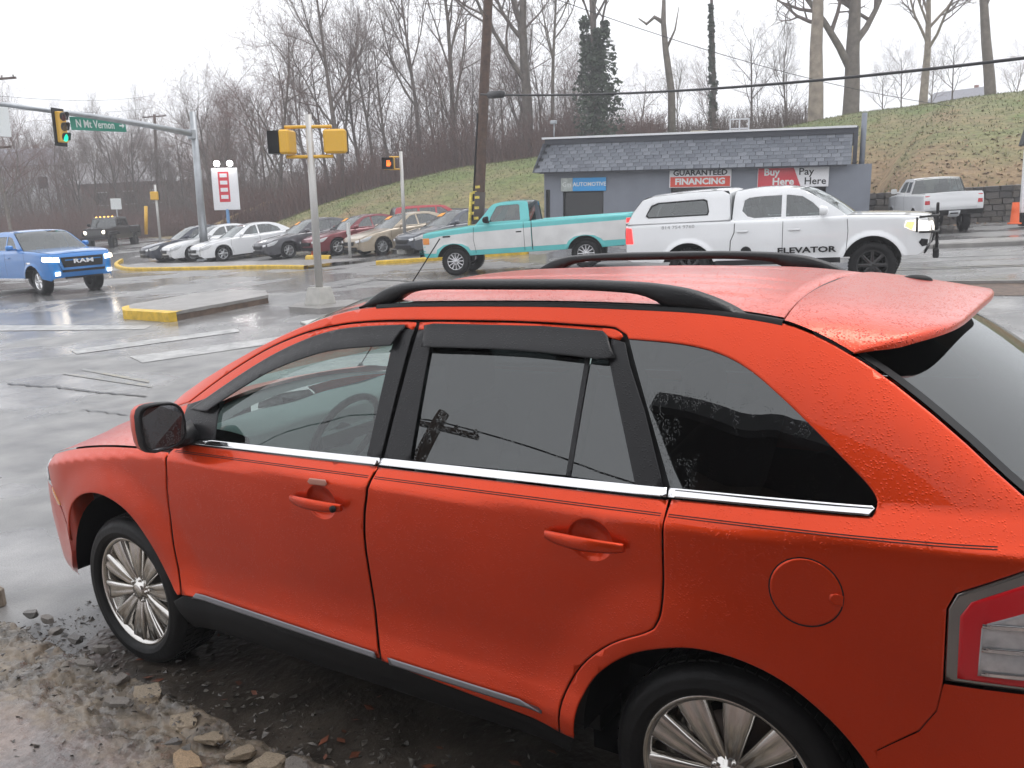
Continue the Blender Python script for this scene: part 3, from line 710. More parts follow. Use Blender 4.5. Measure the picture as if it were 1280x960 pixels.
# ---- wheels
def hero_wheel(cx, s):
    y = s*.935
    M0 = Matrix.Translation((cx-SO.x, 0, .350))
    mb = MB(); mb.lathe([(.0,s*.78),(.15,s*.78),(.155,s*.77)], 24, M0); w = mb.build('wheel', pm('brake_steel', (.18,.15,.13), .5, .8), suv)
    prof = [(.258,-.012),(.262,.0),(.272,.008),(.286,.010),(.289,.0125),(.293,.010),(.31,.011),(.325,.006),(.341,-.010),(.351,-.032),(.3535,-.075),(.354,-.12),(.3535,-.165),(.351,-.205),(.341,-.228),(.32,-.245),(.27,-.24),(.258,-.225)]
    mb = MB(); mb.lathe([(r, s*(.905+a)) for r, a in prof], 72, M0)
    n = 64
    for k in range(n):               # shoulder lugs and tread blocks
        an = 2*PI*k/n
        for a0, a1, r, dz in ((-.030,-.062,.3545,0),(-.072,-.112,.3565,.5),(-.128,-.168,.3565,0),(-.178,-.21,.3545,.5)):
            A = an+dz*2*PI/n; da = .036
            pts = [(r*math.cos(q), s*(.905+b), r*math.sin(q)) for q, b in ((A-da,a0),(A+da,a0),(A+da,a1),(A-da,a1))]
            low = [(p[0]*.975, p[1], p[2]*.975) for p in pts]
            mb.add([M0@Vector(p) for p in pts+low], [(0,1,2,3),(0,4,5,1),(1,5,6,2),(2,6,7,3),(3,7,4,0)])
    mb.build('tyre', rubber, w)
    mb = MB(); mb.lathe([(.165,s*.72),(.230,s*.73),(.236,s*.875),(.242,s*.890),(.252,s*.896),(.261,s*.897),(.265,s*.889)], 60, M0)
    for k in range(10):
        an = 2*PI*k/10+.16; rows = []
        for r, wd, dep, th in ((.048,.019,.868,.02),(.09,.026,.878,.026),(.14,.034,.884,.03),(.19,.043,.888,.03),(.244,.050,.888,.03)):
            ca, sa = math.cos(an), math.sin(an); c = []
            for b, a in ((-wd,-th),(-wd*.97,-.006),(-wd*.72,.001),(-wd*.3,-.003),(wd*.3,-.003),(wd*.72,.001),(wd*.97,-.006),(wd,-th)):
                c.append(M0@Vector((r*ca-b*sa, s*(dep+a), r*sa+b*ca)))
            rows.append(c)
        mb.grid(rows)
    mb.lathe([(.0,s*.884),(.030,s*.884),(.036,s*.880),(.040,s*.871),(.062,s*.868),(.066,s*.85)], 30, M0)
    for k in range(5):
        an = 2*PI*k/5; Mk = M0 @ Matrix.Translation((.052*math.cos(an), 0, .052*math.sin(an)))
        mb.lathe([(0,s*.879),(.007,s*.878),(.009,s*.865)], 8, Mk)
    mb.build('rim', pm('chrome_wheel', (.62,.60,.57), .14, 1, var=.1, vscale=14), w)
for cx in (0, 2.824):
    for s in (-1, 1): hero_wheel(cx, s)
for o in suv.children_recursive: pass
# ================================================================ other vehicles
WHEELS = {}
def wheel_meshes(r, rr, w, style):
    k = (r, rr, w, style)
    if k in WHEELS: return WHEELS[k]
    mb = MB(); mb.lathe([(rr,-.01),(rr+.01,.0),(rr+(r-rr)*.5,.008),(r-.03,.0),(r-.004,-.03),(r,-.06),(r,-w+.06),(r-.004,-w+.03),(r-.03,-w),(rr,-w+.01)], 36)
    n = 44
    for j in range(n):
        an = 2*PI*j/n
        for a0, a1 in ((-.025,-.09),(-w+.09,-w+.025)):
            A = an if a0 > -.1 else an+PI/n
            pts = [(q*math.cos(b), c, q*math.sin(b)) for q in (r+.006, r-.02) for b, c in ((A-.04,a0),(A+.04,a0),(A+.04,a1),(A-.04,a1))]
            mb.add([Vector(p) for p in pts], [(0,1,2,3),(0,4,5,1),(1,5,6,2),(2,6,7,3),(3,7,4,0)])
    ty = mb.build('t', rubber)
    rm = {'steel': alloy, 'chrome': pm('bright_wheel', (.68,.68,.68), .16, 1), 'alloy': pm('silver_wheel', (.5,.51,.52), .3, .9), 'black': pm('black_wheel', (.02,.02,.021), .25, .3, coat=.5)}[style.split('_')[0]]
    mb = MB(); mb.lathe([(rr*.55,-.15),(rr*.88,-.14),(rr*.90,-.03),(rr*.95,-.012),(rr,-.006),(rr+.006,-.012)], 36)
    ns = int(style.split('_')[1])
    for j in range(ns):
        an = 2*PI*j/ns; rows = []
        for q, wd in ((.18,.26),(.4,.20),(.7,.17),(.93,.22)):
            rows.append([Vector((q*rr*math.cos(an)-b*wd*rr*math.sin(an)*(6/ns), a, q*rr*math.sin(an)+b*wd*rr*math.cos(an)*(6/ns))) for b, a in ((-1,-.05),(-.9,-.028),(-.5,-.02),(.5,-.02),(.9,-.028),(1,-.05))])
        mb.grid(rows)
    mb.lathe([(0,-.012),(rr*.16,-.014),(rr*.24,-.022),(rr*.26,-.05)], 20)
    ri = mb.build('r', rm)
    mb = MB(); mb.lathe([(0,-.10),(rr*.62,-.10),(rr*.64,-.13)], 24); hu = mb.build('h', darktrim)
    out = (hu.data, ty.data, ri.data)
    for o in (hu, ty, ri): bpy.data.objects.remove(o)
    WHEELS[k] = out; return out
def put_wheels(root, axles, y, r, rr, w, style, steer=0):
    hu, ty, ri = wheel_meshes(r, rr, w, style)
    for i, cx in enumerate(axles):
        for s in (-1, 1):
            o = link('wheel', hu, root); o.location = (cx, s*y, r)
            o.rotation_euler = (0, 0, (0 if s > 0 else PI)+(steer if i == 0 else 0))
            link('tyre', ty, o); link('rim', ri, o)
def vehicle(name, label, cat, S, group=None):
    root = empty(name); tag(root, label, cat, group)
    P = S['paint']; ax = (0, S['wb']); ra = S['arch']; rw = S['r']
    top, nose, tail = S['top'], S['nose'], S['tail']
    def zt(x): return ip(top, x)
    def Ys(x, z):
        w = ip(S['W'], x); zm = S['zm']; y = w-S.get('cur', .12)*(z-zm)**2 if z > zm else w-.10*(z-zm)**2
        d = zt(x)-z; rr = S.get('cr', .05)
        if d < rr:
            q = min(1, (rr-d)/rr); y -= rr*.9*(1-math.sqrt(max(0, 1-q*q)))
        for c in ax:
            q = math.hypot(x-c, z-rw); y += S.get('flare', .012)*(1-sm(ra, ra+.10, q))
        return y
    zs = S['sill']; low = []
    x1 = tail[0][0]
    pts = [(nose[0][0], nose[0][1])]
    for c in ax:
        a0 = math.asin(max(-1, min(1, (zs-rw)/ra)))
        pts += [(c-ra*math.cos(a), rw+ra*math.sin(a)) for a in [a0+(PI-2*a0)*k/14 for k in range(15)]]
    outl = nose[1:]+top[1:-1]+tail[::-1][:-1]+[tail[0]]+pts[::-1]
    sides = []
    lower = S.get('lower')          # optional two-tone: (z split function, material)
    for s in (-1, 1):
        f = lambda a, b, s=s: (a, s*Ys(a, b), b)
        sd = panel('side_panel', outl, f, (0, s, 0), P, root, step=S.get('step', .07), depth=.02, bev=.008)
        sides.append(sd)
        for poly, mt, lf, nm in S.get('side', []):
            panel(nm, poly, f, (0, s, 0), mt, sd if nm in ('door_gap','door_handle','colour_band','body_strip') else root, step=.06, depth=.004+lf, bev=.002 if lf < .01 else .006, lift=lf)
    # nose / hood / deck strip
    full = nose[1:]+top[1:-1]+tail[::-1]
    path = smooth_line(full, 3)
    runs = [[]]
    for p in path:
        if any(a < p[0] < b and p[1] > .5 for a, b in S.get('skip', [])):
            if runs[-1]: runs.append([])
        else: runs[-1].append(p)
    for rn, nm in zip([r for r in runs if len(r) > 1], ('hood', 'rear_deck')):
        mb = MB(); rows = []
        for x, z in rn:
            y = Ys(x, z); rows.append([(x-S.get('bow', .05)*(1-t*t)*sm(.2,-.4,x)+S.get('bow', .05)*(1-t*t)*sm(S['wb']+.3,S['wb']+.8,x), y*t, z+S.get('crown', .025)*(1-t*t)*(1 if z > S['zm'] else 0)) for t in [-1+k/8 for k in range(17)]])
        mb.grid(rows); mb.build(nm, P, root)
    # underbody
    w0 = ip(S['W'], 1.2)-.30; mb = MB(); xa, xb = nose[0][0]+.15, tail[0][0]-.15
    mb.box(((xa+xb)/2, 0, zs+.16), (xb-xa, 2*w0, .34)); mb.box((S['wb']/2, 0, zs+.12), (S['wb']-2*ra-.05, 2*w0+.5, .22)); mb.build('underbody', darktrim, root)
    # greenhouse
    gh = S['gh']; zb = lambda x: zt(x)-.01; tum = S.get('tum', .36)
    def Yg(x, z): return ip(S['W'], min(max(x, gh[0][0]+.25), gh[-1][0]-.15))-S.get('gin', .05)-tum*max(0, z-S['belt'])-.9*max(0, z-S['belt']-.42)**2
    base = [(gh[-1][0], gh[-1][1]), (gh[0][0], gh[0][1])]
    go = smooth_line(gh, 3)
    for s in (-1, 1):
        f = lambda a, b, s=s: (a, s*Yg(a, b), b)
        sd = panel('cabin_side', go, f, (0, s, 0), P, root, step=.07, depth=.03, bev=.006, holes=S['wins'])
        for wn in S['wins']:
            c = (sum(p[0] for p in wn)/len(wn), sum(p[1] for p in wn)/len(wn))
            panel('window', [(c[0]+(p[0]-c[0])*1.02, c[1]+(p[1]-c[1])*1.03) for p in wn], f, (0, s, 0), S.get('sglass', g_car), sd, step=.1, depth=0, bev=0, lift=-.008)
    def strip(nm, seg, mt, shr=.0, bow=0, lift=0, n=12):
        mb = MB(); rows = []
        for x, z in seg:
            y = Yg(x, z)-shr
            rows.append([(x-bow*(1-t*t), y*t, z+.03*(1-t*t)*sm(S['belt'], S['belt']+.4, z)+lift) for t in [-1+2*k/n for k in range(n+1)]])
        mb.grid(rows); return mb.build(nm, mt, root)
    i0, i1 = S['ws'], S['rw']           # index in gh where the windshield ends / the rear window starts
    strip('windshield', smooth_line(gh[:i0+1]), S.get('wglass', g_car), .03, .09)
    strip('roof', smooth_line(gh[i0:i1+1]), P, .005)
    strip('rear_window', smooth_line(gh[i1:]), S.get('sglass', g_car), .03, -.05)
    mb = MB(); mb.grid([[(gh[i0][0]-.09*(1-t*t)+d, (Yg(*gh[i0])-.01)*t, gh[i0][1]+.032*(1-t*t)+e) for t in [-1+k/6 for k in range(13)]] for d, e in ((-.03,-.03),(.02,.004))]); mb.build('roof_front_edge', P, root)
    # cabin
    cx0, cx1 = gh[0][0]+.35, gh[-1][0]-.3
    mb = MB(); mb.box(((cx0+cx1)/2, 0, S['belt']-.12), (cx1-cx0, 2*Yg(1.2, S['belt'])-.1, .2)); mb.build('cabin_trim', pm('cabin_dark', (.05,.05,.055), .8), root)
    for sx in S.get('seats', (1.35,)):
        for s in (-1, 1):
            mb = MB(); mb.box((sx, s*.37, S['belt']+.05), (.16,.46,.5), M=Matrix.Rotation(R(14),3,'Y'), ch=.05); mb.box((sx+.12, s*.37, S['belt']+.36), (.1,.26,.18), ch=.04); mb.build('seat', pm('cabin_seat', (.07,.07,.075), .8), root)
    # lamps and trim on nose and tail
    def xn(z):
        T = sorted([(b, a) for a, b in nose[1:]]); return ip(T, z)
    def xt(z):
        T = sorted([(b, a) for a, b in tail]); return ip(T, z)
    for poly, mt, lf, nm in S.get('front', []):
        for s in ((-1, 1) if all(p[0] > 0 for p in poly) else (1,)):
            f = lambda a, b, s=s: (xn(b)-S.get('bow', .05)*(1-(a/.85)**2)*sm(.2,-.4,xn(b)), s*a, b)
            panel(nm, poly, f, (-1, 0, 0), mt, root, step=.07, depth=.012+lf, bev=.006, lift=lf)
    for poly, mt, lf, nm in S.get('back', []):
        for s in ((-1, 1) if all(p[0] > 0 for p in poly) else (1,)):
            f = lambda a, b, s=s: (xt(b)+S.get('bow', .05)*(1-(a/.85)**2), s*a, b)
            panel(nm, poly, f, (1, 0, 0), mt, root, step=.07, depth=.012+lf, bev=.006, lift=lf)
    # door mirrors
    if 'mirror' in S:
        mxp, mz, mmat = S['mirror']
        for s in (-1, 1):
            yb = Yg(mxp, S['belt'])+.01; mb = MB(); rows = []
            for d, k in ((-.10,.45),(-.07,.85),(0,1),(.03,.98)):
                rows.append([(mxp+d, s*(yb+.15+.10*k*math.copysign(abs(math.cos(a))**.6, math.cos(a))), mz+.085*k*math.copysign(abs(math.sin(a))**.6, math.sin(a))) for a in [2*PI*j/12 for j in range(12)]])
            mb.grid(rows, closed=True); mb.add(rows[0], [tuple(range(12))]); mb.add(rows[-1], [tuple(range(12))]); mb.tube([(mxp, s*(yb-.03), mz-.06), (mxp-.02, s*(yb+.12), mz-.05)], .03, 6); mb.build('door_mirror', mmat, root)
    put_wheels(root, ax, S['wy'], rw, S['rr'], S.get('tw', .24), S['style'], S.get('steer', 0))
    return root, Ys, Yg
def gap(P, w=.008):                  # thin outline along a shut line
    A, B = [], []
    for i, p in enumerate(P):
        a = P[max(0,i-1)]; b = P[min(len(P)-1,i+1)]; tx, tz = b[0]-a[0], b[1]-a[1]; l = math.hypot(tx, tz) or 1
        A.append((p[0]-tz/l*w, p[1]+tx/l*w)); B.append((p[0]+tz/l*w, p[1]-tx/l*w))
    return A+B[::-1]
def rect(x0, z0, x1, z1): return [(x0,z0),(x1,z0),(x1,z1),(x0,z1)]
def place(root, front, back_dir, z=None, pitch=0, roll=0):
    a = math.atan2(back_dir[1], back_dir[0]); x, y = front
    Lx = Vector((math.cos(a), math.sin(a)))
    q = Vector((x, y))+Lx*3
    zz = H(x, y) if z is None else z
    sl = 0 if z is not None else math.atan2(H(q.x, q.y)-zz, 3)
    root.location = (x, y, zz); root.rotation_euler = (Matrix.Rotation(a, 3, 'Z') @ Matrix.Rotation(-(sl+pitch), 3, 'Y') @ Matrix.Rotation(roll, 3, 'X')).to_euler()

# ---- white pickup with cap
white = pm('white_paint', (.78,.79,.80), .35, coat=1, var=.03, vscale=2)
dirty = pm('white_paint_dirty', (.66,.66,.65), .45, coat=.5, var=.08, vscale=3)
rf = .40
tac = dict(step=.045, paint=white, wb=3.235, arch=.50, r=rf, rr=.255, wy=.90, tw=.27, style='black_8', sill=.55, zm=.85, flare=.035, belt=1.20, tum=.30, gin=.05, cr=.07,
    W=[(-.93,.55),(-.88,.74),(-.75,.85),(-.5,.915),(0,.93),(3.2,.93),(4.2,.925),(4.43,.90),(4.46,.88)],
    nose=[(-.72,.55),(-.80,.60),(-.90,.75),(-.93,.90),(-.915,1.05),(-.86,1.16)],
    top=[(-.93,1.10),(-.86,1.165),(-.70,1.20),(-.3,1.235),(.2,1.26),(.42,1.265),(.8,1.255),(2.3,1.265),(2.45,1.275),(4.3,1.29),(4.46,1.29)],
    tail=[(4.33,.58),(4.44,.62),(4.46,.80),(4.46,1.26)],
    gh=[(.40,1.24),(.70,1.45),(1.05,1.66),(1.25,1.745),(1.55,1.79),(2.0,1.795),(2.30,1.77),(2.38,1.70),(2.42,1.24)], ws=3, rw=6,
    wins=[[(.80,1.30),(1.0,1.50),(1.18,1.615),(1.42,1.655),(1.46,1.655),(1.46,1.285),(.86,1.275)], [(1.54,1.285),(1.54,1.655),(1.9,1.655),(2.12,1.64),(2.20,1.60),(2.24,1.42),(2.14,1.32),(2.02,1.285)]],
    mirror=(.82,1.36,white), seats=(1.35,2.1), sglass=g_car,
    side=[(gap([(.42,1.26),(.40,1.0),(.43,.62)],.005), darktrim, .002, 'door_gap'), (gap([(1.50,1.26),(1.51,.9),(1.52,.62)],.005), darktrim, .002, 'door_gap'), (gap([(2.36,1.26),(2.37,1.05),(2.44,.9),(2.46,.62)],.008), darktrim, .002, 'door_gap'),
          (rect(1.20,1.045,1.40,1.075), white, .03, 'door_handle'), (rect(2.12,1.05,2.32,1.08), white, .03, 'door_handle'),
          ([(-.88,.93),(-.90,1.09),(-.70,1.13),(-.52,1.12),(-.50,1.02),(-.66,.95)], pm('soft_headlamp', (.7,.7,.7), .2, emit=(1,.93,.82), es=.8), .012, 'headlight'), ([(-.62,.97),(-.66,1.10),(-.54,1.11),(-.51,1.03)], pm('lit_amber', (.8,.4,.05), .2, emit=(1,.5,.08), es=3), .016, 'turn_signal'),
          ([(-.86,.70),(-.87,.80),(-.77,.82),(-.73,.76),(-.78,.69)], darktrim, .012, 'fog_lamp_pocket'),
          ([(4.30,.92),(4.33,1.20),(4.44,1.22),(4.45,.92)], pm('lit_red', (.7,.02,.02), .2, emit=(1,.03,.03), es=1.2), .012, 'tail_light'),
          (rect(.52,.47,2.72,.56), blackplastic, .005, 'step_bar')],
    front=[(rect(-.45,.72,.45,1.08), darktrim, .006, 'grille'), (rect(-.7,.56,.7,.66), darktrim, .01, 'skid_plate'), ([(.5,.92),(.5,1.08),(.72,1.10),(.74,.95)], pm('soft_headlamp', (.7,.7,.7)), .012, 'headlight')],
    back=[(rect(-.7,.62,.7,.72), chrome, .08, 'rear_bumper')])
root, Ys, Yg = vehicle('white_pickup', 'white double cab pickup with black brush guard and lettering on its doors', 'pickup', tac)
place(root, (.01,13.25), (-3.03,-.5)); root.scale = (.93,1,.96)
# cap over the bed
capz = [(2.44,1.27),(2.46,1.72),(2.60,1.80),(3.2,1.80),(3.9,1.765),(4.12,1.71),(4.30,1.50),(4.42,1.27)]
capy = lambda x, z: .905-.24*max(0, z-1.28)-.9*max(0, z-1.68)**2*1.5
for s in (-1, 1):
    f = lambda a, b, s=s: (a, s*capy(a, b), b)
    wn = [(2.86,1.38),(2.84,1.44),(2.88,1.64),(2.94,1.665),(3.82,1.645),(3.95,1.60),(4.05,1.42),(4.0,1.375)]
    sd = panel('cap_side', capz, f, (0, s, 0), white, root, step=.08, depth=.02, bev=.01, holes=[wn])
    fr_ = [(a+(.02 if a < 3.4 else -.02), b+(.02 if b < 1.5 else -.02)) for a, b in wn]
    panel('window', wn, f, (0, s, 0), g_car, sd, step=.1, depth=0, bev=0, lift=-.006)
    panel('window_seal', wn, f, (0, s, 0), blackplastic, sd, step=.06, depth=.01, bev=.004, lift=.006, holes=[fr_])
    text('phone_number', '814 754 9760', .085, Matrix.Translation((3.42, s*(Ys(3.4,1.2)+.004), 1.19)) @ (Matrix.Rotation(PI/2,4,'X') if s < 0 else Matrix.Rotation(PI,4,'Z')@Matrix.Rotation(PI/2,4,'X')), pm('grey_decal', (.35,.35,.36), .5), root, .001, 1.35)
    text('door_lettering', 'ELEVATOR', .135, Matrix.Translation((1.10, s*(Ys(1.0,.72)+.022), .70)) @ (Matrix.Rotation(PI/2,4,'X') if s < 0 else Matrix.Rotation(PI,4,'Z')@Matrix.Rotation(PI/2,4,'X')), darktrim, root, .001, 1.55, bold=.004)
    mb = MB(); mb.lathe([(0,0),(.07,0),(.10,.002),(.10,-.004)], 20, Matrix.Translation((2.16, s*(Ys(2.1,.7)+.006), .70))); mb.build('door_emblem', darktrim, root)
mb = MB(); mb.grid([[(x, capy(x, z)*t, z+.04*(1-t*t)*sm(1.3,1.7,z)) for t in [-1+k/8 for k in range(17)]] for x, z in smooth_line(capz)]); mb.build('cap_roof', white, root)
mb = MB()
for s in (-1, 1):
    mb.tube([(-.74,s*.93,1.17),(-.93,s*.80,1.18),(-1.02,s*.55,1.18),(-1.03,0,1.18)], .018, 6); mb.tube([(-.74,s*.93,.93),(-.95,s*.80,.92),(-1.03,s*.55,.92),(-1.03,0,.92)], .018, 6)
    mb.tube([(-.70,s*.945,.93),(-.70,s*.945,1.17)], .018, 6)
    mb.box((-1.01,s*.42,.93),(.05,.07,.86), ch=.01)
    mb.tube([(-.98,s*.62,.93),(-.98,s*.62,1.17)], .012, 6)
for z in (.70,.80,.90,1.0,1.1): mb.tube([(-1.03,-.42,z),(-1.03,.42,z)], .014, 6)
mb.box((-1.0,0,.55),(.10,1.2,.16), ch=.02)
mb.build('brush_guard', blackplastic, root)

# ---- two-tone old pickup
teal = pm('teal_paint', (.10,.50,.50), .35, coat=.8, var=.05, vscale=3)
f150 = dict(paint=teal, wb=3.37, arch=.45, r=.365, rr=.215, wy=.86, tw=.22, style='steel_12', sill=.50, zm=.9, belt=1.26, tum=.30, gin=.04, flare=.02, cr=.06, cur=.08,
    W=[(-.83,.86),(-.78,.93),(-.5,.97),(0,.98),(4.3,.98),(4.6,.965)],
    nose=[(-.75,.50),(-.82,.58),(-.83,.8),(-.815,1.0),(-.78,1.10)],
    top=[(-.83,1.05),(-.78,1.115),(-.6,1.15),(.0,1.20),(.55,1.245),(.8,1.25),(2.1,1.26),(4.4,1.27),(4.62,1.27)],
    tail=[(4.45,.52),(4.58,.60),(4.61,.85),(4.61,1.24)],
    gh=[(.60,1.23),(.86,1.50),(1.04,1.70),(1.22,1.755),(1.6,1.765),(1.92,1.745),(1.98,1.67),(2.02,1.24)], ws=2, rw=5,
    wins=[[(.98,1.30),(1.02,1.42),(1.17,1.66),(1.26,1.685),(1.72,1.69),(1.76,1.66),(1.78,1.30)]],
    mirror=(.96,1.36,darktrim), seats=(1.62,), skip=[(2.03,4.5)],
    side=[([(-.82,.62),(-.825,.95),(-.3,1.03),(.5,1.07),(2.04,1.10),(2.04,.63),(.46,.63),(.40,.72),(.25,.80),(.0,.832),(-.25,.80),(-.42,.70),(-.46,.60)], dirty, .003, 'colour_band'), ([(2.07,.63),(2.07,1.10),(4.58,1.13),(4.58,.66),(3.83,.66),(3.77,.72),(3.62,.80),(3.37,.832),(3.12,.80),(2.97,.71),(2.92,.63)], dirty, .003, 'colour_band'),
          (gap([(.58,1.24),(.55,.9),(.60,.55)],.005), darktrim, .005, 'door_gap'), (gap([(1.86,1.24),(1.86,.55)],.005), darktrim, .005, 'door_gap'), (gap([(2.06,1.24),(2.06,.55)],.01), darktrim, .005, 'door_gap'),
          (rect(1.66,1.0,1.80,1.03), darktrim, .012, 'door_handle'), (rect(-.25,.99,-.05,1.03), darktrim, .008, 'fender_badge'),
          ([(-.80,.84),(-.815,1.0),(-.62,1.0),(-.62,.84)], amber, .01, 'corner_lamp'), (rect(4.42,.92,4.57,1.16), pm('lit_red', (.7,.02,.02), .2), .015, 'tail_light'),
          ([(-.52,.42),(-.50,.55),(.47,.55)], dirty, -.3, 'inner_fender')],
    front=[(rect(-.55,.80,.55,1.04), alloy, .006, 'grille'), (rect(.58,.82,.82,1.02), headlamp_on, .01, 'headlight'), (rect(-.92,.52,.92,.70), chrome, .10, 'front_bumper')],
    back=[(rect(-.75,.80,.75,1.24), dirty, .006, 'tailgate'), (rect(-.72,.96,.72,1.10), darktrim, .012, 'tailgate_band'), (rect(-.93,.52,.93,.70), chrome, .12, 'rear_bumper')])
f150['side'].pop()
root, Ys, Yg = vehicle('two_tone_pickup', 'old turquoise and white single cab pickup crossing the junction', 'pickup', f150)
place(root, (-11.05,16.15), (.925,.38), pitch=.012)
def open_bed(root, Ys, x0, x1, zf, zt, P, wallm):
    mb = MB(); w = .80
    mb.box(((x0+x1)/2, 0, zf), (x1-x0, 2*w, .04)); mb.build('bed_floor', wallm, root)
    for s in (-1, 1):
        mb = MB(); mb.grid([[(x, s*(Ys(x, zt)-d), zt+e) for x in (x0, (x0+x1)/2, x1)] for d, e in ((0,0),(.03,.012),(.11,.01),(.13,-.02),(.13,-(zt-zf)))]); mb.build('bed_rail', P, root)
    mb = MB(); mb.box((x1-.03, 0, (zf+zt)/2+.02), (.05, 1.62, zt-zf), ch=.01); mb.build('tailgate_inner', P, root)
    mb = MB(); mb.box((x0+.03, 0, (zf+zt)/2), (.04, 1.7, zt-zf), ch=.01); mb.build('bed_front_wall', P, root)
open_bed(root, Ys, 2.06, 4.59, .82, 1.262, teal, dirty)

# ---- blue pickup
blue = pm('blue_paint', (.004,.165,.50), .32, .2, coat=1, var=.04, vscale=2)
ram = dict(paint=blue, wb=3.67, arch=.49, r=.41, rr=.25, wy=.88, tw=.28, style='chrome_6', sill=.50, zm=.95, belt=1.32, tum=.30, gin=.05, flare=.025, cr=.08, steer=-.05,
    W=[(-.98,.62),(-.93,.80),(-.8,.92),(-.5,.99),(0,1.01),(3.6,1.01),(4.6,1.0),(4.9,.97)],
    nose=[(-.82,.42),(-.92,.50),(-.98,.68),(-.97,.90),(-.95,1.10),(-.90,1.20)],
    top=[(-.98,1.15),(-.90,1.215),(-.7,1.26),(-.2,1.31),(.35,1.345),(.6,1.35),(1.2,1.345),(2.6,1.36),(2.75,1.37),(4.8,1.39),(4.9,1.39)],
    tail=[(4.75,.55),(4.88,.65),(4.9,.9),(4.9,1.37)],
    gh=[(.45,1.32),(.80,1.56),(1.15,1.80),(1.38,1.90),(1.8,1.95),(2.3,1.95),(2.62,1.91),(2.72,1.80),(2.78,1.34)], ws=3, rw=6,
    wins=[[(.92,1.40),(1.12,1.60),(1.32,1.755),(1.55,1.80),(1.60,1.80),(1.60,1.385)], [(1.68,1.385),(1.68,1.80),(2.25,1.80),(2.45,1.75),(2.52,1.45),(2.45,1.385)]],
    mirror=(.95,1.46,blue), seats=(1.5,), skip=[(2.9,4.8)],
    side=[(gap([(.42,1.33),(.38,1.0),(.44,.58)],.006), darktrim, .002, 'door_gap'), (gap([(1.64,1.33),(1.64,.58)],.006), darktrim, .002, 'door_gap'),
          (rect(1.30,1.12,1.52,1.16), blue, .03, 'door_handle'), (rect(.02,.95,.30,1.0), chrome, .006, 'fender_badge'), (rect(.5,.45,3.1,.52), chrome, .02, 'step_bar'),
          ([(-.88,1.0),(-.90,1.13),(-.66,1.14),(-.62,1.05),(-.70,.99)], headlamp_on, .012, 'headlight')],
    front=[([(-.56,.80),(-.62,1.10),(.62,1.10),(.56,.80)], darktrim, .012, 'grille'), ([(.66,.97),(.66,1.10),(.90,1.11),(.90,1.0)], headlamp_on, .014, 'headlight'), (rect(-.62,.66,.62,.73), darktrim, .012, 'lower_grille'),
           (rect(.68,.58,.82,.68), headlamp_on, .02, 'fog_lamp'), (rect(-.55,.46,.55,.52), darktrim, .012, 'air_dam')])
root, Ys, Yg = vehicle('blue_pickup', 'bright blue pickup with lit headlights waiting on the left', 'pickup', ram)
place(root, (-22.1,11.5), (-.998,.07)); root.scale = (1,1,.94)
text('grille_lettering', 'RAM', .17, Matrix.Translation((-1.052,0,.965)) @ Matrix.Rotation(-PI/2,4,'Z') @ Matrix.Rotation(PI/2,4,'X'), pm('badge_silver', (.75,.76,.78), .4), root, .006, 1.7, bold=.004)
mb = MB(); mb.grid([[(-1.04, y, z) for y in (-.52,.52)] for z in (1.0,1.03)]); mb.build('grille_bar', blue, root)
open_bed(root, Ys, 2.82, 4.88, .9, 1.38, blue, darktrim)

# ---- dark off-road pickup
black = pm('dark_grey_paint', (.022,.021,.022), .4, coat=.7)
jeep = dict(paint=black, wb=3.49, arch=.50, r=.43, rr=.22, wy=.82, tw=.28, style='black_6', sill=.60, zm=.95, belt=1.32, tum=.14, gin=.02, cr=.03, flare=.0,
    W=[(-.80,.62),(-.7,.66),(0,.74),(.6,.80),(4.3,.80),(4.55,.80)],
    nose=[(-.72,.60),(-.78,.7),(-.80,.9),(-.79,1.20)],
    top=[(-.80,1.20),(-.78,1.235),(-.5,1.25),(.5,1.32),(.8,1.33),(2.4,1.33),(4.4,1.33),(4.55,1.33)],
    tail=[(4.45,.62),(4.52,.7),(4.55,.9),(4.55,1.30)],
    gh=[(.62,1.31),(.80,1.60),(.94,1.83),(1.05,1.88),(1.8,1.90),(2.5,1.88),(2.60,1.80),(2.66,1.32)], ws=2, rw=5,
    wins=[[(.90,1.40),(1.02,1.76),(1.60,1.78),(1.60,1.38)], [(1.68,1.38),(1.68,1.78),(2.40,1.77),(2.46,1.40)]],
    mirror=(.86,1.48,darktrim), skip=[(2.7,4.5)], bow=.0, crown=.01,
    side=[([(-.70,.86),(-.5,1.02),(.5,1.02),(.62,.86),(.5,.96),(-.5,.96)], blackplastic, .16, 'fender_flare'), ([(2.95,.86),(3.05,1.0),(3.9,1.0),(4.05,.86),(3.9,.94),(3.05,.94)], blackplastic, .10, 'fender_flare')],
    front=[(rect(-.42,.86,.42,1.14), pm('grille_grey', (.06,.06,.06), .4), .01, 'grille'), ([(.46+.0,.94),(.44,1.04),(.50,1.12),(.60,1.12),(.62,1.0),(.56,.93)], headlamp_on, .02, 'headlight'), (rect(-.85,.60,.85,.74), blackplastic, .20, 'front_bumper')])
root, Ys, Yg = vehicle('dark_pickup', 'dark off-road pickup with amber roof lights far down the street', 'pickup', jeep)
pj = at(128, 312, 60); place(root, (pj.x, pj.y), (-.60,.80), z=pj.z)
for i in range(5):
    mb = MB(); mb.box((1.0, -.48+.24*i, 1.925), (.05,.09,.05), ch=.015); mb.build('roof_lamp', pm('lit_amber', (.8,.4,.05), .2, emit=(1,.5,.08), es=3), root)
open_bed(root, Ys, 2.7, 4.5, .9, 1.32, black, darktrim)

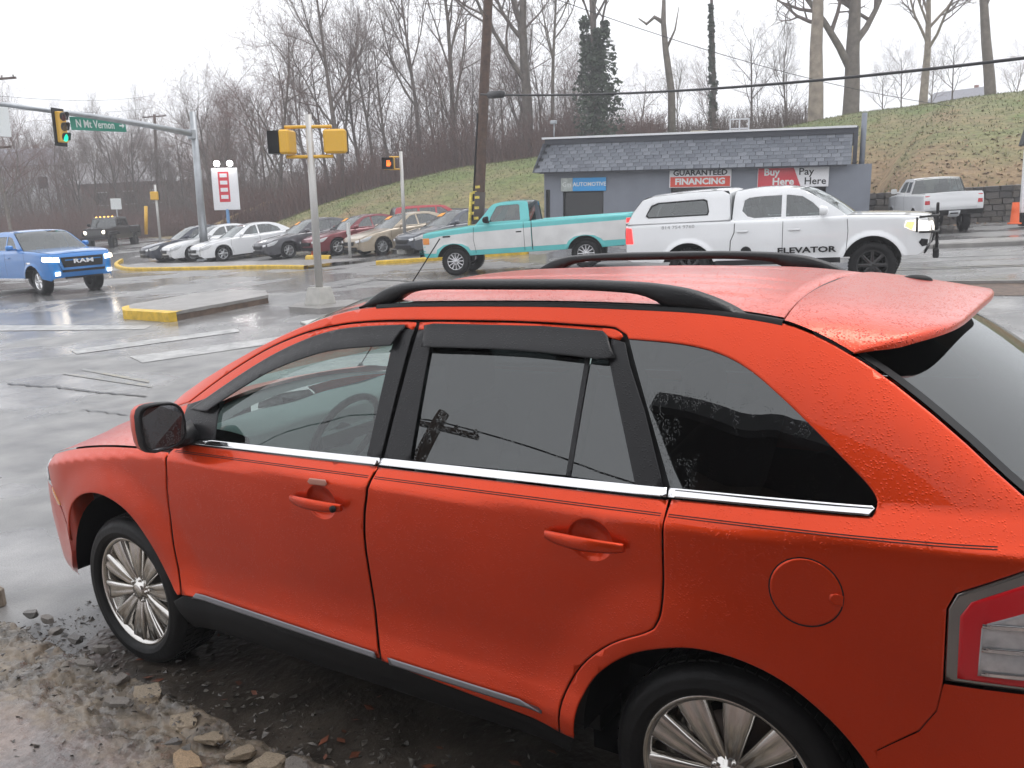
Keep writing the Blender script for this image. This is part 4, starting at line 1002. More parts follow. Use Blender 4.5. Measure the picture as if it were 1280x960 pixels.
# ---- small white pickup seen from behind
ran = dict(paint=white, wb=3.0, arch=.43, r=.37, rr=.2, wy=.76, tw=.24, style='alloy_5', sill=.55, zm=.95, belt=1.22, tum=.32, gin=.04, cr=.06,
    W=[(-.80,.70),(-.7,.82),(0,.87),(3.9,.87),(4.2,.85)],
    nose=[(-.70,.55),(-.78,.6),(-.80,.85),(-.78,1.08)], top=[(-.80,1.06),(-.77,1.10),(-.4,1.14),(.5,1.20),(.7,1.21),(2.2,1.22),(4.0,1.22),(4.2,1.22)], tail=[(4.05,.6),(4.16,.66),(4.2,.85),(4.2,1.20)],
    gh=[(.55,1.19),(.90,1.48),(1.12,1.64),(1.3,1.69),(2.0,1.70),(2.35,1.67),(2.45,1.58),(2.5,1.2)], ws=3, rw=5,
    wins=[[(.95,1.28),(1.15,1.52),(1.28,1.60),(1.72,1.61),(1.72,1.26)], [(1.80,1.26),(1.80,1.60),(2.25,1.59),(2.30,1.28)]],
    mirror=(.90,1.32,dirty), skip=[(2.52,4.1)], seats=(1.5,),
    side=[(gap([(.55,1.2),(.52,.6)],.006), darktrim, .002, 'door_gap'), (gap([(1.76,1.2),(1.76,.6)],.006), darktrim, .002, 'door_gap')],
    back=[(rect(-.66,.78,.66,1.19), white, .008, 'tailgate'), (rect(-.10,1.05,.10,1.11), darktrim, .012, 'tailgate_latch'), (rect(.68,.90,.82,1.16), redlens, .012, 'tail_light'), (rect(-.82,.56,.82,.74), darktrim, .10, 'rear_bumper'), (rect(-.16,.60,.16,.72), pm('plate_white', (.7,.72,.74), .4), .125, 'number_plate')])
root, Ys, Yg = vehicle('small_white_pickup', 'small white pickup seen from behind beside the stone wall', 'pickup', ran)
bd = Vector((.41,-.91)).normalized(); rr_ = gpt(1207, 288)
rc = Vector((rr_.x, rr_.y))-Vector((.91,.41))*.72
place(root, tuple(rc-bd*3.0), tuple(bd))
open_bed(root, Ys, 2.52, 4.18, .85, 1.215, white, darktrim)

# ---- cars on the lot
def sedan(name, label, paintm, k, style='alloy_5', coupe=False, hatch=False, sticker=False):
    h = 1.45
    gh = [(.45,.93),(.85,1.16),(1.20,1.345),(1.45,1.41),(1.9,h),(2.35,1.42),(2.75,1.30),(3.25,1.02)]
    top = [(-.90,.66),(-.84,.71),(-.5,.82),(.3,.93),(.6,.955),(1.6,.965),(2.9,1.0),(3.3,1.02),(3.68,1.0),(3.76,.97)]
    wins = [[(.98,1.02),(1.22,1.22),(1.42,1.335),(1.62,1.37),(1.66,1.37),(1.66,1.0)], [(1.73,1.0),(1.73,1.37),(2.0,1.375),(2.30,1.34),(2.62,1.20),(2.72,1.05),(2.66,1.02)]]
    if coupe: wins = [[(1.0,1.02),(1.24,1.22),(1.45,1.34),(1.8,1.37),(2.0,1.37),(2.0,1.0)], [(2.07,1.0),(2.07,1.365),(2.3,1.33),(2.6,1.19),(2.68,1.05)]]
    wood = headlamp_off
    S = dict(paint=paintm, wb=2.75, arch=.385, r=.33, rr=.21, wy=.80, tw=.21, style=style, sill=.22, zm=.62, belt=.97, tum=.45, gin=.06, cr=.07, flare=.012, cur=.10, bow=.12,
        W=[(-.92,.60),(-.86,.72),(-.7,.81),(-.4,.865),(.3,.885),(2.6,.885),(3.2,.86),(3.6,.79),(3.76,.68)],
        nose=[(-.82,.22),(-.90,.30),(-.92,.46),(-.91,.58),(-.88,.67)], top=top, tail=[(3.62,.26),(3.74,.34),(3.77,.55),(3.76,.90),(3.72,.98)],
        gh=gh, ws=3, rw=5, wins=wins, mirror=(.86,1.03,paintm), seats=(1.45,2.3),
        side=[(gap([(.42,.94),(.38,.7),(.46,.30)],.006), darktrim, .002, 'door_gap'), (gap([(1.70,.97),(1.69,.6),(1.68,.28)],.006), darktrim, .002, 'door_gap'), (rect(1.42,.80,1.62,.83), paintm, .02, 'door_handle'),
              ([(-.86,.56),(-.87,.66),(-.62,.74),(-.42,.77),(-.50,.68),(-.62,.60)], wood, .01, 'headlight'), ([(3.40,.74),(3.45,.94),(3.72,.93),(3.74,.74)], redlens, .01, 'tail_light')],
        front=[([(-.38,.46),(-.42,.60),(.42,.60),(.38,.46)], darktrim, .01, 'grille'), (rect(-.55,.28,.55,.40), darktrim, .01, 'lower_grille'), ([(.50,.55),(.50,.63),(.72,.66),(.74,.57)], wood, .012, 'headlight')])
    if sticker:
        pass
    root, Ys, Yg = vehicle(name, label, 'car', S, 'cars parked on the sales lot')
    if sticker:
        mb = MB(); mb.grid([[(x-.09*(1-t*t)-.008, (Yg(x, z)-.03)*t, z+.03*(1-t*t)*sm(.97,1.37,z)+.012) for t in (.15,.4,.65,.85)] for x, z in ((1.0,1.243),(1.1,1.297),(1.2,1.347))]); mb.build('windshield_sticker', pm('orange_sticker', (.85,.33,.02), .5), root)
    return root
headlamp_off = pm('lamp_glass', (.62,.63,.64), .12, .3, coat=1)
lot = [
 ('dark_blue_car','dark blue car at the far left end of the lot row', pm('navy_paint', (.02,.025,.045), .3, .3, coat=1), (215,327), 'alloy_5', 0, 0),
 ('white_hatchback','smaller white car nosed out beside the dark blue car', pm('white_paint', (.78,.79,.80)), (243,327), 'alloy_5', 0, 0),
 ('white_sedan','long white sedan with pale wheels behind the signal mast', pm('white_paint', (.78,.79,.80)), (281,327), 'alloy_6', 0, 0),
 ('grey_coupe','dark grey coupe with orange windshield sticker', pm('charcoal_paint', (.07,.07,.08), .3, .4, coat=1), (363,323), 'alloy_7', 1, 1),
 ('maroon_sedan','dark red sedan behind the yellow parking block', pm('maroon_paint', (.17,.012,.022), .3, .3, coat=1), (424,319), 'alloy_6', 0, 1),
 ('beige_sedan','beige gold sedan with orange sticker behind the pedestrian signal', pm('beige_paint', (.42,.35,.26), .35, .3, coat=1), (480,319), 'alloy_9', 0, 1),
 ('slate_sedan','slate grey sedan half hidden by the turquoise pickup', pm('slate_paint', (.07,.08,.10), .35, .3, coat=1), (548,317), 'alloy_5', 0, 1),
]
for nm, lb, pt, px, st, cp, stk in lot:
    r_ = sedan(nm, lb, pt, 0, st, bool(cp), False, bool(stk))
    p = gpt(*px); place(r_, (p.x-.80*.94, p.y+.80*.30), (.32,.95))
rsv = dict(paint=pm('red_suv_paint', (.42,.02,.03), .35, .2, coat=1), wb=2.7, arch=.42, r=.37, rr=.22, wy=.80, style='alloy_5', sill=.35, zm=.75, belt=1.10, tum=.28, gin=.04, cr=.05,
    W=[(-.85,.68),(-.7,.80),(0,.88),(3.0,.88),(3.6,.84)], nose=[(-.75,.35),(-.84,.42),(-.86,.7),(-.82,.93)], top=[(-.86,.9),(-.80,.95),(-.3,1.03),(.5,1.09),(2.8,1.11),(3.55,1.11),(3.62,1.08)], tail=[(3.5,.36),(3.6,.45),(3.63,.7),(3.62,1.06)],
    gh=[(.45,1.07),(.85,1.35),(1.15,1.56),(1.4,1.64),(2.6,1.67),(3.3,1.63),(3.45,1.55),(3.58,1.09)], ws=3, rw=5,
    wins=[[(.95,1.17),(1.2,1.42),(1.42,1.56),(1.62,1.57),(1.62,1.14)], [(1.70,1.14),(1.70,1.57),(2.4,1.57),(2.4,1.14)], [(2.5,1.15),(2.5,1.57),(3.2,1.55),(3.3,1.18)]], seats=(1.5,),
    side=[(gap([(1.66,1.08),(1.66,.45)],.006), darktrim, .002, 'door_gap'), (gap([(2.45,1.08),(2.45,.9)],.006), darktrim, .002, 'door_gap')])
r_, Ys, Yg = vehicle('small_red_suv', 'small red SUV parked behind the slate grey sedan', 'car', rsv, 'cars parked on the sales lot')
p = at(588, 300, 42); place(r_, (p.x, p.y), (-.62,-.78), z=.48)
r_ = sedan('dark_sedan', 'nearly hidden dark sedan between the beige sedan and the red SUV', pm('navy_paint', (.02,.025,.045)), 0)
p = at(520, 300, 43); place(r_, (p.x, p.y), (.32,.95), z=.48)
# ================================================================ road furniture, lot, building, hill, trees
concrete = pm('wet_concrete', (.24,.23,.22), .32, var=.25, vscale=2.5, bump=.3, bscale=40)
yellowp = pm('yellow_paint', (.62,.40,.03), .5, var=.25, vscale=6, bump=.2, bscale=25)
soil = pm('wet_soil', (.10,.065,.045), .6, var=.4, vscale=8, bump=.6, bscale=25)
def wear_mat(name, c, rough=.3, lo=.42, hi=.58):
    m = bpy.data.materials.new(name); m.use_nodes = True; t = m.node_tree; L = t.links.new; b = t.nodes['Principled BSDF']
    tc = t.nodes.new('ShaderNodeTexCoord'); n = t.nodes.new('ShaderNodeTexNoise'); n.inputs['Scale'].default_value = 5; n.inputs['Detail'].default_value = 8; n.inputs['Roughness'].default_value = .7
    L(tc.outputs['Object'], n.inputs['Vector'])
    cr = t.nodes.new('ShaderNodeValToRGB'); e = cr.color_ramp.elements; e[0].position = lo; e[0].color = (.19,.19,.187,1); e[1].position = hi; e[1].color = (*c, 1)
    L(n.outputs[0], cr.inputs[0]); L(cr.outputs[0], b.inputs['Base Color']); b.inputs['Roughness'].default_value = rough
    return m
linewhite = wear_mat('worn_white_line', (.46,.46,.45), .3, .36, .66); lineyellow = wear_mat('worn_yellow_line', (.33,.28,.17), .3, .46, .72)
def marking(name, px, mt, z=.004, n=14):
    a, b, c, d = [gpt(*p) for p in px]; mb = MB(); rows = []
    for i in range(n+1):
        t = i/n; p = a.lerp(b, t); q = d.lerp(c, t)
        rows.append([(w.x, w.y, H(w.x, w.y)+z+.003) for w in (p, p.lerp(q,.5), q)])
    mb.grid(rows); return tag(mb.build(name, mt), kind='structure')
marking('crosswalk_line', [(-20,407),(190,407),(180,412),(-20,414)], linewhite)
marking('crosswalk_line', [(88,438),(296,411),(300,415),(96,443)], linewhite)
marking('stop_line', [(162,446),(352,421),(362,427),(178,454)], linewhite)
marking('lane_line', [(80,466),(190,482),(190,485),(78,468)], lineyellow)
marking('lane_line', [(104,461),(186,476),(186,479),(102,463)], lineyellow)
tarm = pm('tar', (.035,.035,.036), .3)
def crack(px, w=.02, seed=1):
    rnd = random.Random(seed); P = [gpt(*p) for p in px]; A = []
    for a, b in zip(P, P[1:]):
        for k in range(8):
            q = a.lerp(b, k/8); A.append(Vector((q.x+rnd.uniform(-.03,.03), q.y+rnd.uniform(-.03,.03), 0)))
    mb = MB(); mb.grid([[(p.x+s*w*.3, p.y+s*w*rnd.uniform(.5,1.4), H(p.x, p.y)+.0095) for p in A] for s in (-1, 1)]); tag(mb.build('road_crack', tarm), kind='structure')
crack([(10,480),(70,484),(120,490),(190,497)], .022); crack([(60,520),(105,513),(170,520)], .012, 4); crack([(420,360),(470,350),(520,352)], .05, 6)
# street lines in the far carriageway
sd = Vector((.97,.24)).normalized()
def street_line(name, p, s0, s1, w, mt, z=.01):
    n = 24; pr = Vector((-sd.y, sd.x)); rows = []
    for k in range(n+1):
        q = Vector(p)+sd*(s0+(s1-s0)*k/n); rows.append([(q.x+pr.x*d, q.y+pr.y*d, H(q.x+pr.x*d, q.y+pr.y*d)+z) for d in (-w, 0, w)])
    mb = MB(); mb.grid(rows); return tag(mb.build(name, mt), kind='structure')
street_line('centre_line', (1,15.95), -4.5, 30, .06, lineyellow); street_line('centre_line', (1,16.25), -4.5, 30, .06, lineyellow)
street_line('edge_line', (1,18.75), -5, 30, .06, linewhite)
def kerb(name, pts, w, h, mt, back=1, zoff=0):
    mb = MB(); P = [Vector((p[0], p[1])) for p in pts]; rows = []
    for i, p in enumerate(P):
        a = P[max(0,i-1)]; b = P[min(len(P)-1,i+1)]; t = (b-a).normalized(); n = Vector((-t.y, t.x))*back
        z = H(p.x, p.y)+zoff; q = p+n*w; m_ = p+n*.03
        rows.append([(p.x, p.y, z-.05), (p.x, p.y, z+h-.03), (m_.x, m_.y, z+h), (q.x, q.y, z+h), (q.x, q.y, z-.05)])
    mb.grid(rows, smooth=False); return tag(mb.build(name, mt), kind='structure')
# far kerb and pavement on the right
kp = [tuple(Vector((.6,21.5))+sd*s) for s in range(-5, 31, 3)]
kerb('far_kerb', kp, .18, .13, concrete)
mb = MB(); mb.grid([[tuple((Vector((.6,21.5))+sd*s+Vector((-sd.y,sd.x))*d).to_3d()+Vector((0,0,H(*(Vector((.6,21.5))+sd*s))+.115))) for d in (.15,1.4)] for s in range(-5, 31, 3)]); tag(mb.build('pavement', concrete), kind='structure')
# near kerb right of the SUV with a dirt verge
kerb('near_kerb', [(1.2,12.9),(3,13.0),(6,13.4),(12,14.6),(24,17.5)], .15, .09, concrete, -1)
mb = MB(); mb.grid([[(x, y-d, H(x, y-d)+.05-.035*d) for d in (.12,.5,1.0,1.3)] for x, y in ((1.2,12.9),(3,13.0),(6,13.4),(12,14.6),(24,17.5))]); tag(mb.build('verge', soil), kind='structure')
# yellow kerb along the lot
kpx = [(150,327),(143,332),(147,336),(160,338.5),(200,338.5),(260,337.5),(330,336),(380,337)]
K = [gpt(*p) for p in kpx]
kk = smooth_line([(p.x, p.y) for p in K], 4)
kerb('lot_kerb', kk, .16, .13, yellowp, 1)
K2 = [gpt(*p) for p in [(470,331),(545,326),(600,322),(660,318)]]
kerb('lot_kerb', [(p.x, p.y) for p in K2], .16, .13, yellowp, 1)
mb = MB(); Q = kk
def back_of(i):
    p = Vector(Q[i]); return Vector((p.x+.3, max(p.y, 19.2)+1.6))
mb.grid([[(Q[i][0]+.02, Q[i][1]+.12, H(*Q[i])+.118), (back_of(i).x, back_of(i).y, H(back_of(i).x, back_of(i).y)+.118)] for i in range(8, len(Q))], smooth=False); tag(mb.build('lot_pavement', concrete), kind='structure')
# traffic island with yellow nose
isl = [gpt(*p) for p in [(156,398.5),(213,402.5),(336,379),(333,372),(262,373),(168,389),(155,394)]]
isl2 = [Vector((p.x, p.y)) for p in isl]
cz = sum(p.z for p in isl)/7
rows = []; mb = MB(); ce = sum(isl2, Vector((0,0)))/7
ring = resample([tuple(p) for p in isl2], .25); rnd = random.Random(3)
top_ = [(x+rnd.uniform(-.01,.01), y+rnd.uniform(-.01,.01), H(x, y)+.17+rnd.uniform(-.008,.008)) for x, y in ring]
mb.grid([[(x, y, H(x, y)-.05) for x, y in ring], [(a[0]*.99+ce.x*.01, a[1]*.99+ce.y*.01, a[2]-.06) for a in top_]], closed=True, smooth=False)
isb = mb.build('traffic_island', soil); tag(isb, kind='structure')
mb = MB(); mb.grid([[(p[0]+.004*0, p[1], p[2]-.06) for p in top_], top_], closed=True, smooth=False); mb.add(top_, [tuple(range(len(top_)))]); mb.build('island_slab', concrete, isb)
mb = MB(); a, b, c = isl2[0], isl2[1], isl2[6]
nose = [tuple(c), tuple(a), tuple(b), tuple(b+Vector((.08,.12)))]
mb.grid([[(p[0]+.012, p[1]-.03, H(*p)-.03) for p in nose], [(p[0]+.012, p[1]-.03, H(*p)+.178) for p in nose], [(p[0]-.12, p[1]+.22, H(*p)+.184) for p in nose]], smooth=False); mb.build('yellow_nose', yellowp, isb)
pad = [gpt(*p) for p in [(362,390),(400,393),(470,385),(440,379),(372,384)]]
mb = MB(); mb.prism([(p.x, p.y) for p in pad], pad[0].z-.05, pad[0].z+.10); tag(mb.build('signal_pad', concrete), kind='structure')

def thing(name, label, cat, loc, rz=0, group=None, tilt=True):
    return tag(empty(name, loc, rz, tilt), label, cat, group)
# ---- pedestrian signals
sigyel = pm('signal_yellow', (.72,.40,.025), .4, coat=.3)
def ped_head(root, c, yaw, lit=None, h=.36):
    M = Matrix.Translation(c) @ Matrix.Rotation(yaw, 4, 'Z')
    mb = MB(); mb.box((0,0,0), (.20,.42,h), ch=.035); o = mb.build('signal_head', sigyel, root); o.data.transform(M)
    mb = MB(); t = .012
    for y, z, dy, dz in ((0,h/2-.02,.38,t),(0,-h/2+.02,.38,t),(-.19,0,t,h-.04),(.19,0,t,h-.04)): mb.box((.20,y,z), (.22,dy,dz))
    v = mb.build('visor', darktrim, o); v.data.transform(M)
    mb = MB(); mb.box((.105,0,0), (.02,.36,h-.06)); f = mb.build('signal_face', darktrim, o); f.data.transform(M)
    if lit:
        mb = MB(); mb.box((.12,.0,-.04), (.012,.13,.12), ch=.004)
        for i in range(4): mb.box((.12,-.048+.032*i,.06), (.012,.022,.10))
        mb.box((.12,.085,-.01), (.012,.022,.09)); mb.build('lit_hand', lit, o).data.transform(M)
pb = gpt(401, 386)
pr = thing('pedestrian_signal', 'pole on a concrete block with two yellow signal heads back to back', 'signal', pb, 0)
mb = MB(); mb.add([(sx*.21*k, sy*.21*k, z) for k, z in ((1,0),(1,.12),(.75,.42)) for sx, sy in ((-1,-1),(1,-1),(1,1),(-1,1))], [(i+j, i+(j+1)%4, i+4+(j+1)%4, i+4+j) for i in (0,4) for j in range(4)]+[(8,9,10,11)]); mb.build('concrete_base', pm('pale_concrete', (.42,.41,.38), .5, var=.15, vscale=6), pr)
mb = MB(); mb.tube([(0,0,.40),(0,0,3.62)], [.075,.065], 14); mb.lathe([(.0,0),(.07,0)], 8); mb.build('pole', pm('pale_pole', (.50,.49,.47), .45, .4), pr)
mb = MB()
for z in (3.34,3.56-.62*.0): pass
for z in (2.86,3.40): mb.tube([(-.33,-.30,z),(0,-.02,z),(.33,.26,z)], .032, 8)
mb.build('bracket', sigyel, pr)
ped_head(pr, (-.32,-.26,3.13), R(205), h=.44); ped_head(pr, (.36,.30,3.13), R(125), h=.44)
p2 = gpt(507, 318)
pr = thing('pedestrian_signal', 'slim pole with a lit orange hand signal beside the beige sedan', 'signal', p2, 0)
mb = MB(); mb.tube([(0,0,.3),(0,0,3.75)], .065, 12); mb.build('pole', pm('pale_pole', (.50,.49,.47)), pr)
mb = MB(); mb.box((0,0,.16), (.5,.5,.36), ch=.05); mb.build('concrete_base', pm('pale_concrete', (.42,.41,.38)), pr)
mb = MB()
for z in (3.12,3.56): mb.tube([(0,0,z),(-.34,-.26,z)], .03, 6)
mb.build('bracket', sigyel, pr)
ped_head(pr, (-.36,-.27,3.33), R(-62), pm('lit_hand', (.9,.3,.05), .4, emit=(1,.13,.01), es=1.4), .44)
pf = at(200, 297, 55)
pr = thing('pedestrian_signal', 'distant pole with a yellow signal head left of the signal mast', 'signal', pf, 0)
mb = MB(); mb.tube([(0,0,-.3),(0,0,2.9)], .07, 10); mb.build('pole', pm('pale_pole', (.50,.49,.47)), pr)
ped_head(pr, (0,-.1,2.3), R(130), None, .46)
# ---- signal mast
sb_ = gpt(257, 326)
ms = thing('signal_mast', 'tall grey steel mast with a long arm over the junction', 'traffic mast', sb_, 0)
mb = MB(); mb.tube([(0,0,0),(0,0,6.35)], [.19,.13], 16); mb.box((0,0,.03), (.55,.55,.08), ch=.02); mb.build('mast', steel, ms)
arm = [Vector((0,0,5.42)), Vector((.55,-2.6,5.60)), Vector((1.15,-5.4,5.72)), Vector((2.3,-11.0,5.84))]
mb = MB(); mb.tube(arm, [.13,.115,.10,.07], 12); mb.build('arm', steel, ms)
mb = MB(); mb.box((0,-.14,5.42), (.34,.22,.42), ch=.03); mb.build('arm_clamp', steel, ms)
Mw = lambda v: ms.matrix_basis @ v
bpy.context.view_layer.update()
q = at(77, 159, 36.6)
tl_ = thing('traffic_light', 'yellow traffic light showing green on the mast arm', 'traffic light', q, R(21))
mb = MB(); mb.box((-.10,0,0), (.02,.62,1.30), ch=.005); mb.build('backplate', darktrim, tl_)
mb = MB(); mb.box((0,0,0), (.20,.36,1.06), ch=.03); mb.build('housing', sigyel, tl_)
for i, z in enumerate((.35,0,-.35)):
    mb = MB(); mb.lathe([(.0,.0),(.14,.0),(.15,-.005)], 20, Matrix.Translation((.108,0,z)) @ Matrix.Rotation(-PI/2,4,'Z')); mb.build('lamp', [pm('lamp_dark_red', (.10,.01,.01), .3), pm('lamp_dark_amber', (.14,.08,.01), .3), pm('lamp_green', (.02,.5,.3), .3, emit=(.0,.55,.32), es=1.2)][i], tl_)
    mb = MB(); rows = []
    for k in range(19):
        an = R(-40)+R(260)*k/18; rows.append([(x, .16*math.cos(an), z+.16*math.sin(an)) for x in (.10,.20+.10*math.sin(max(0,an)))])
    mb.grid(rows); mb.build('visor', darktrim, tl_)
a0 = at(88, 154, 38.2); a1 = at(157, 157.5, 40.6)
ss_ = thing('street_sign', 'long green street name sign hanging on the mast arm', 'street sign', (a0+a1)/2, 0, tilt=False)
ex = (a1-a0); wsg = ex.length; ex.normalize(); ez = (Vector((0,0,1))-ex*ex.z).normalized(); ey = ez.cross(ex)
ss_.rotation_euler = Matrix((ex, ey, ez)).transposed().to_euler()
signgreen = pm('sign_green', (.0,.24,.16), .4)
mb = MB(); mb.box((0,0,0), (wsg,.03,.48), ch=.006); mb.build('sign_board', signgreen, ss_)
text('lettering', 'N Mt Vernon \u2192' if False else 'N Mt Vernon', .40, Matrix.Translation((-.22,-.018,-.01)) @ Matrix.Rotation(PI/2,4,'X'), pm('sign_white', (.75,.78,.77), .5), ss_, .003, .98, bold=.006)
mb = MB(); mb.prism([(-.16,-.03),(.02,-.03),(.02,-.10),(.16,0),(.02,.10),(.02,.03),(-.16,.03)], 0, .004, Matrix.Translation((wsg/2-.25,-.018,0)) @ Matrix.Rotation(PI/2,4,'X')); mb.build('arrow', pm('sign_white', (.75,.78,.77)), ss_)
q = at(-2, 148, 35)
t_ = thing('lane_sign', 'white sign on the mast arm at the left edge of the picture', 'sign', q, 0)
mb = MB(); mb.box((0,0,-.1), (.03,.7,.95), ch=.008); mb.build('sign_board', pm('sign_white', (.75,.78,.77)), t_)
mb = MB(); mb.box((-.04,0,.1), (.05,.05,.5)); mb.build('sign_bracket', steel, t_)
# ---- lit billboard on a post
q = at(287, 295, 47)
t_ = thing('lot_sign', 'white sign with red lettering under two bright lamps', 'sign', q, R(46))
mb = MB(); mb.tube([(0,0,-.8),(0,0,1.3)], .08, 10); mb.build('post', pm('blue_post', (.10,.22,.40), .5), t_)
mb = MB(); mb.box((0,0,2.25), (1.22,.12,2.0), ch=.02); bd_ = mb.build('sign_box', pm('sign_box_white', (.80,.80,.82), .5), t_)
redink = pm('red_print', (.62,.03,.05), .5)
mb = MB(); mb.box((-.06,-.064,2.36), (.50,.008,1.44)); mb.build('red_panel', redink, bd_)
for i in range(4):
    mb = MB(); mb.box((-.06,-.070,2.90-.34*i), (.34,.008,.18)); mb.build('pale_panel', pm('sign_box_white', (.80,.80,.82)), bd_)
for s in (-1, 1):
    mb = MB(); mb.lathe([(.0,-.04),(.10,-.02),(.14,.05),(.14,.10),(.0,.12)], 14, Matrix.Translation((s*.30,-.25,3.42)) @ Matrix.Rotation(R(25),4,'X')); o = mb.build('lamp', pm('lit_flood', (.9,.9,.9), .4, emit=(1,.98,.95), es=16), t_)
    mb = MB(); mb.tube([(s*.30,0,3.2),(s*.30,-.2,3.40)], .025, 6); mb.build('lamp_arm', steel, t_)
# ---- small furniture on the lot
q = gpt(398, 325)
t_ = thing('parking_block', 'yellow concrete parking block in front of the maroon sedan', 'parking block', q, R(8))
mb = MB(); mb.grid([[(x, .10*k*c, .02+.17*s_*k) for c, s_ in ((-1,0),(-.8,.8),(-.4,1),(.4,1),(.8,.8),(1,0))] for x, k in ((-.58,.8),(-.54,1),(0,1),(.54,1),(.58,.8))]); mb.build('block', yellowp, t_)
q = gpt(392, 322)
t_ = thing('orange_marker', 'small orange marker standing behind the yellow parking block', 'marker', q, 0)
mb = MB(); mb.lathe([(.0,.62),(.05,.62),(.09,.1),(.16,.06),(.16,.0)], 12, Matrix.Rotation(PI/2,4,'X')); mb.build('cone', pm('orange_plastic', (.80,.12,.02), .5), t_)
q = gpt(438, 325)
t_ = thing('white_post', 'thin white bollard between the maroon and beige sedans', 'bollard', q, 0)
mb = MB(); mb.tube([(0,0,0),(0,0,1.35)], .06, 10); mb.box((0,-.03,1.15), (.17,.03,.42), ch=.01); mb.build('post', pm('pale_pole', (.50,.49,.47)), t_)
q = at(182, 287, 62)
t_ = thing('yellow_post', 'leaning yellow marker post at the far roadside', 'post', q, 0)
mb = MB(); mb.tube([(0,0,-.3),(.12,.1,1.45)], .11, 8); mb.build('post', sigyel, t_)
q = at(148, 282, 75)
t_ = thing('speed_sign', 'small white square sign in front of the far brush', 'sign', q, R(50))
mb = MB(); mb.tube([(0,0,-1),(0,0,1.9)], .04, 8); mb.build('post', steel, t_)
mb = MB(); mb.box((0,-.06,1.6), (.75,.03,.8), ch=.01); mb.build('sign_board', pm('sign_white', (.75,.78,.77)), t_)
# ---- utility poles and cables
wood = pm('pole_wood', (.075,.042,.028), .7, var=.35, vscale=6, bump=.5, bscale=20)
def upole(label, base, topv, r0, r1, arms=()):
    o = thing('utility_pole', label, 'utility pole', base, 0, tilt=False); d = Vector(topv)-Vector(base)
    mb = MB(); n = 10; mb.tube([d*(k/n) for k in range(n+1)], [r0+(r1-r0)*k/n for k in range(n+1)], 14); mb.build('pole', wood, o)
    for f, L_, yaw in arms:
        c = d*f; v = Vector((math.cos(yaw), math.sin(yaw), 0))*L_
        mb = MB(); mb.box(c, (2*L_,.10,.12), yaw, ch=.01); ca = mb.build('crossarm', wood, o)
        for k in (-.9,-.45,.45,.9):
            mb = MB(); mb.lathe([(.0,.0),(.04,.01),(.05,.08),(.02,.14),(.0,.14)], 8, Matrix.Translation(c+v*k+Vector((0,0,.06))) @ Matrix.Rotation(PI/2,4,'X')); mb.build('insulator', pm('insulator', (.30,.28,.26), .3), ca)
    return o
pbm = at(595, 297, 32); ptp = at(613, -60, 32.3)
up_ = upole('dark brown utility pole with yellow sleeve at its foot', pbm-Vector((0,0,.4)), ptp, .20, .15)
mb = MB()
dpo = ptp-(pbm-Vector((0,0,.4)))
mb.tube([dpo*.06, dpo*.20], [.215,.21], 14); sl_ = mb.build('ground_sleeve', pm('sleeve_dark', (.05,.04,.035), .7), up_)
for k in range(7):
    mb = MB(); mb.box(dpo*(.11+.018*k)+Vector((.06*(-1)**k,-.20,0)), (.16,.02,.09), R(20)); mb.build('yellow_tag', pm('tag_yellow', (.62,.50,.08), .5, var=.3, vscale=12), sl_)
mb = MB(); mb.tube([dpo*.02+Vector((-.30,-.1,0)), dpo*.20+Vector((-.26,-.1,0))], .07, 8); mb.build('guy_guard', pm('tag_yellow', (.62,.50,.08)), up_)
mb = MB(); mb.tube([dpo*.1+Vector((-.12,-.17,0)), dpo*.4+Vector((-.11,-.16,0)), dpo*.47+Vector((-.12,-.15,0))], .035, 6); mb.build('riser_pipe', darktrim, up_)
cablem = pm('cable_black', (.015,.015,.017), .5)
def cable(label, pts, r, sag=.0, group='overhead cables'):
    mb = MB(); P = []
    for a, b in zip(pts, pts[1:]):
        a, b = Vector(a), Vector(b)
        for k in range(16):
            t = k/16; p = a.lerp(b, t); p.z -= sag*4*t*(1-t); P.append(p)
    P.append(Vector(pts[-1])); mb.tube(P, r, 6); return tag(mb.build('overhead_cable', cablem), label, 'cable', group)
wa = at(601, 118, 31.8); wb_ = at(1380, 60, 20)
cable('thick black cable sagging across the picture to the right edge', [wa, wb_], .032, .28)
q = wa.lerp(wb_, .045)+Vector((0,0,-.04)); vd = (wb_-wa).normalized()
mb = MB(); mb.tube([q-vd*.42, q-vd*.36, q+vd*.36, q+vd*.42], [.05,.12,.12,.05], 10); tag(mb.build('splice_case', cablem), 'black splice case hung on the thick cable beside the pole', 'splice case')
cable('thin wire running down from the pole top over the grey building', [at(618, -30, 32.2), at(1290, 142, 58)], .014, .9)
cable('thin wire leaving the pole top to the upper right', [at(624, -40, 32.2), at(1300, -10, 30)], .010, .3)
cable('thin wire rising from the pole to the top edge', [at(610, 22, 32), at(560, -60, 26)], .012, .1)
q = at(197, 292, 95); upole('distant utility pole with one crossarm above the left woods', q-Vector((0,0,2)), at(193, 143, 95), .18, .13, ((.985,1.15,R(28)),))
q = at(-14, 330, 60); upole('utility pole with two crossarms cut by the left picture edge', q-Vector((0,0,1)), at(-12, 80, 60), .2, .14, ((.93,1.5,R(30)),(.62,1.2,R(30))))
for v0, wl_ in ((118,'upper'),(133,'lower')):
    cable(wl_+' faint wire in the sky at the far left', [at(-20, v0, 60), at(193, v0+26-25, 95)], .012, .4)
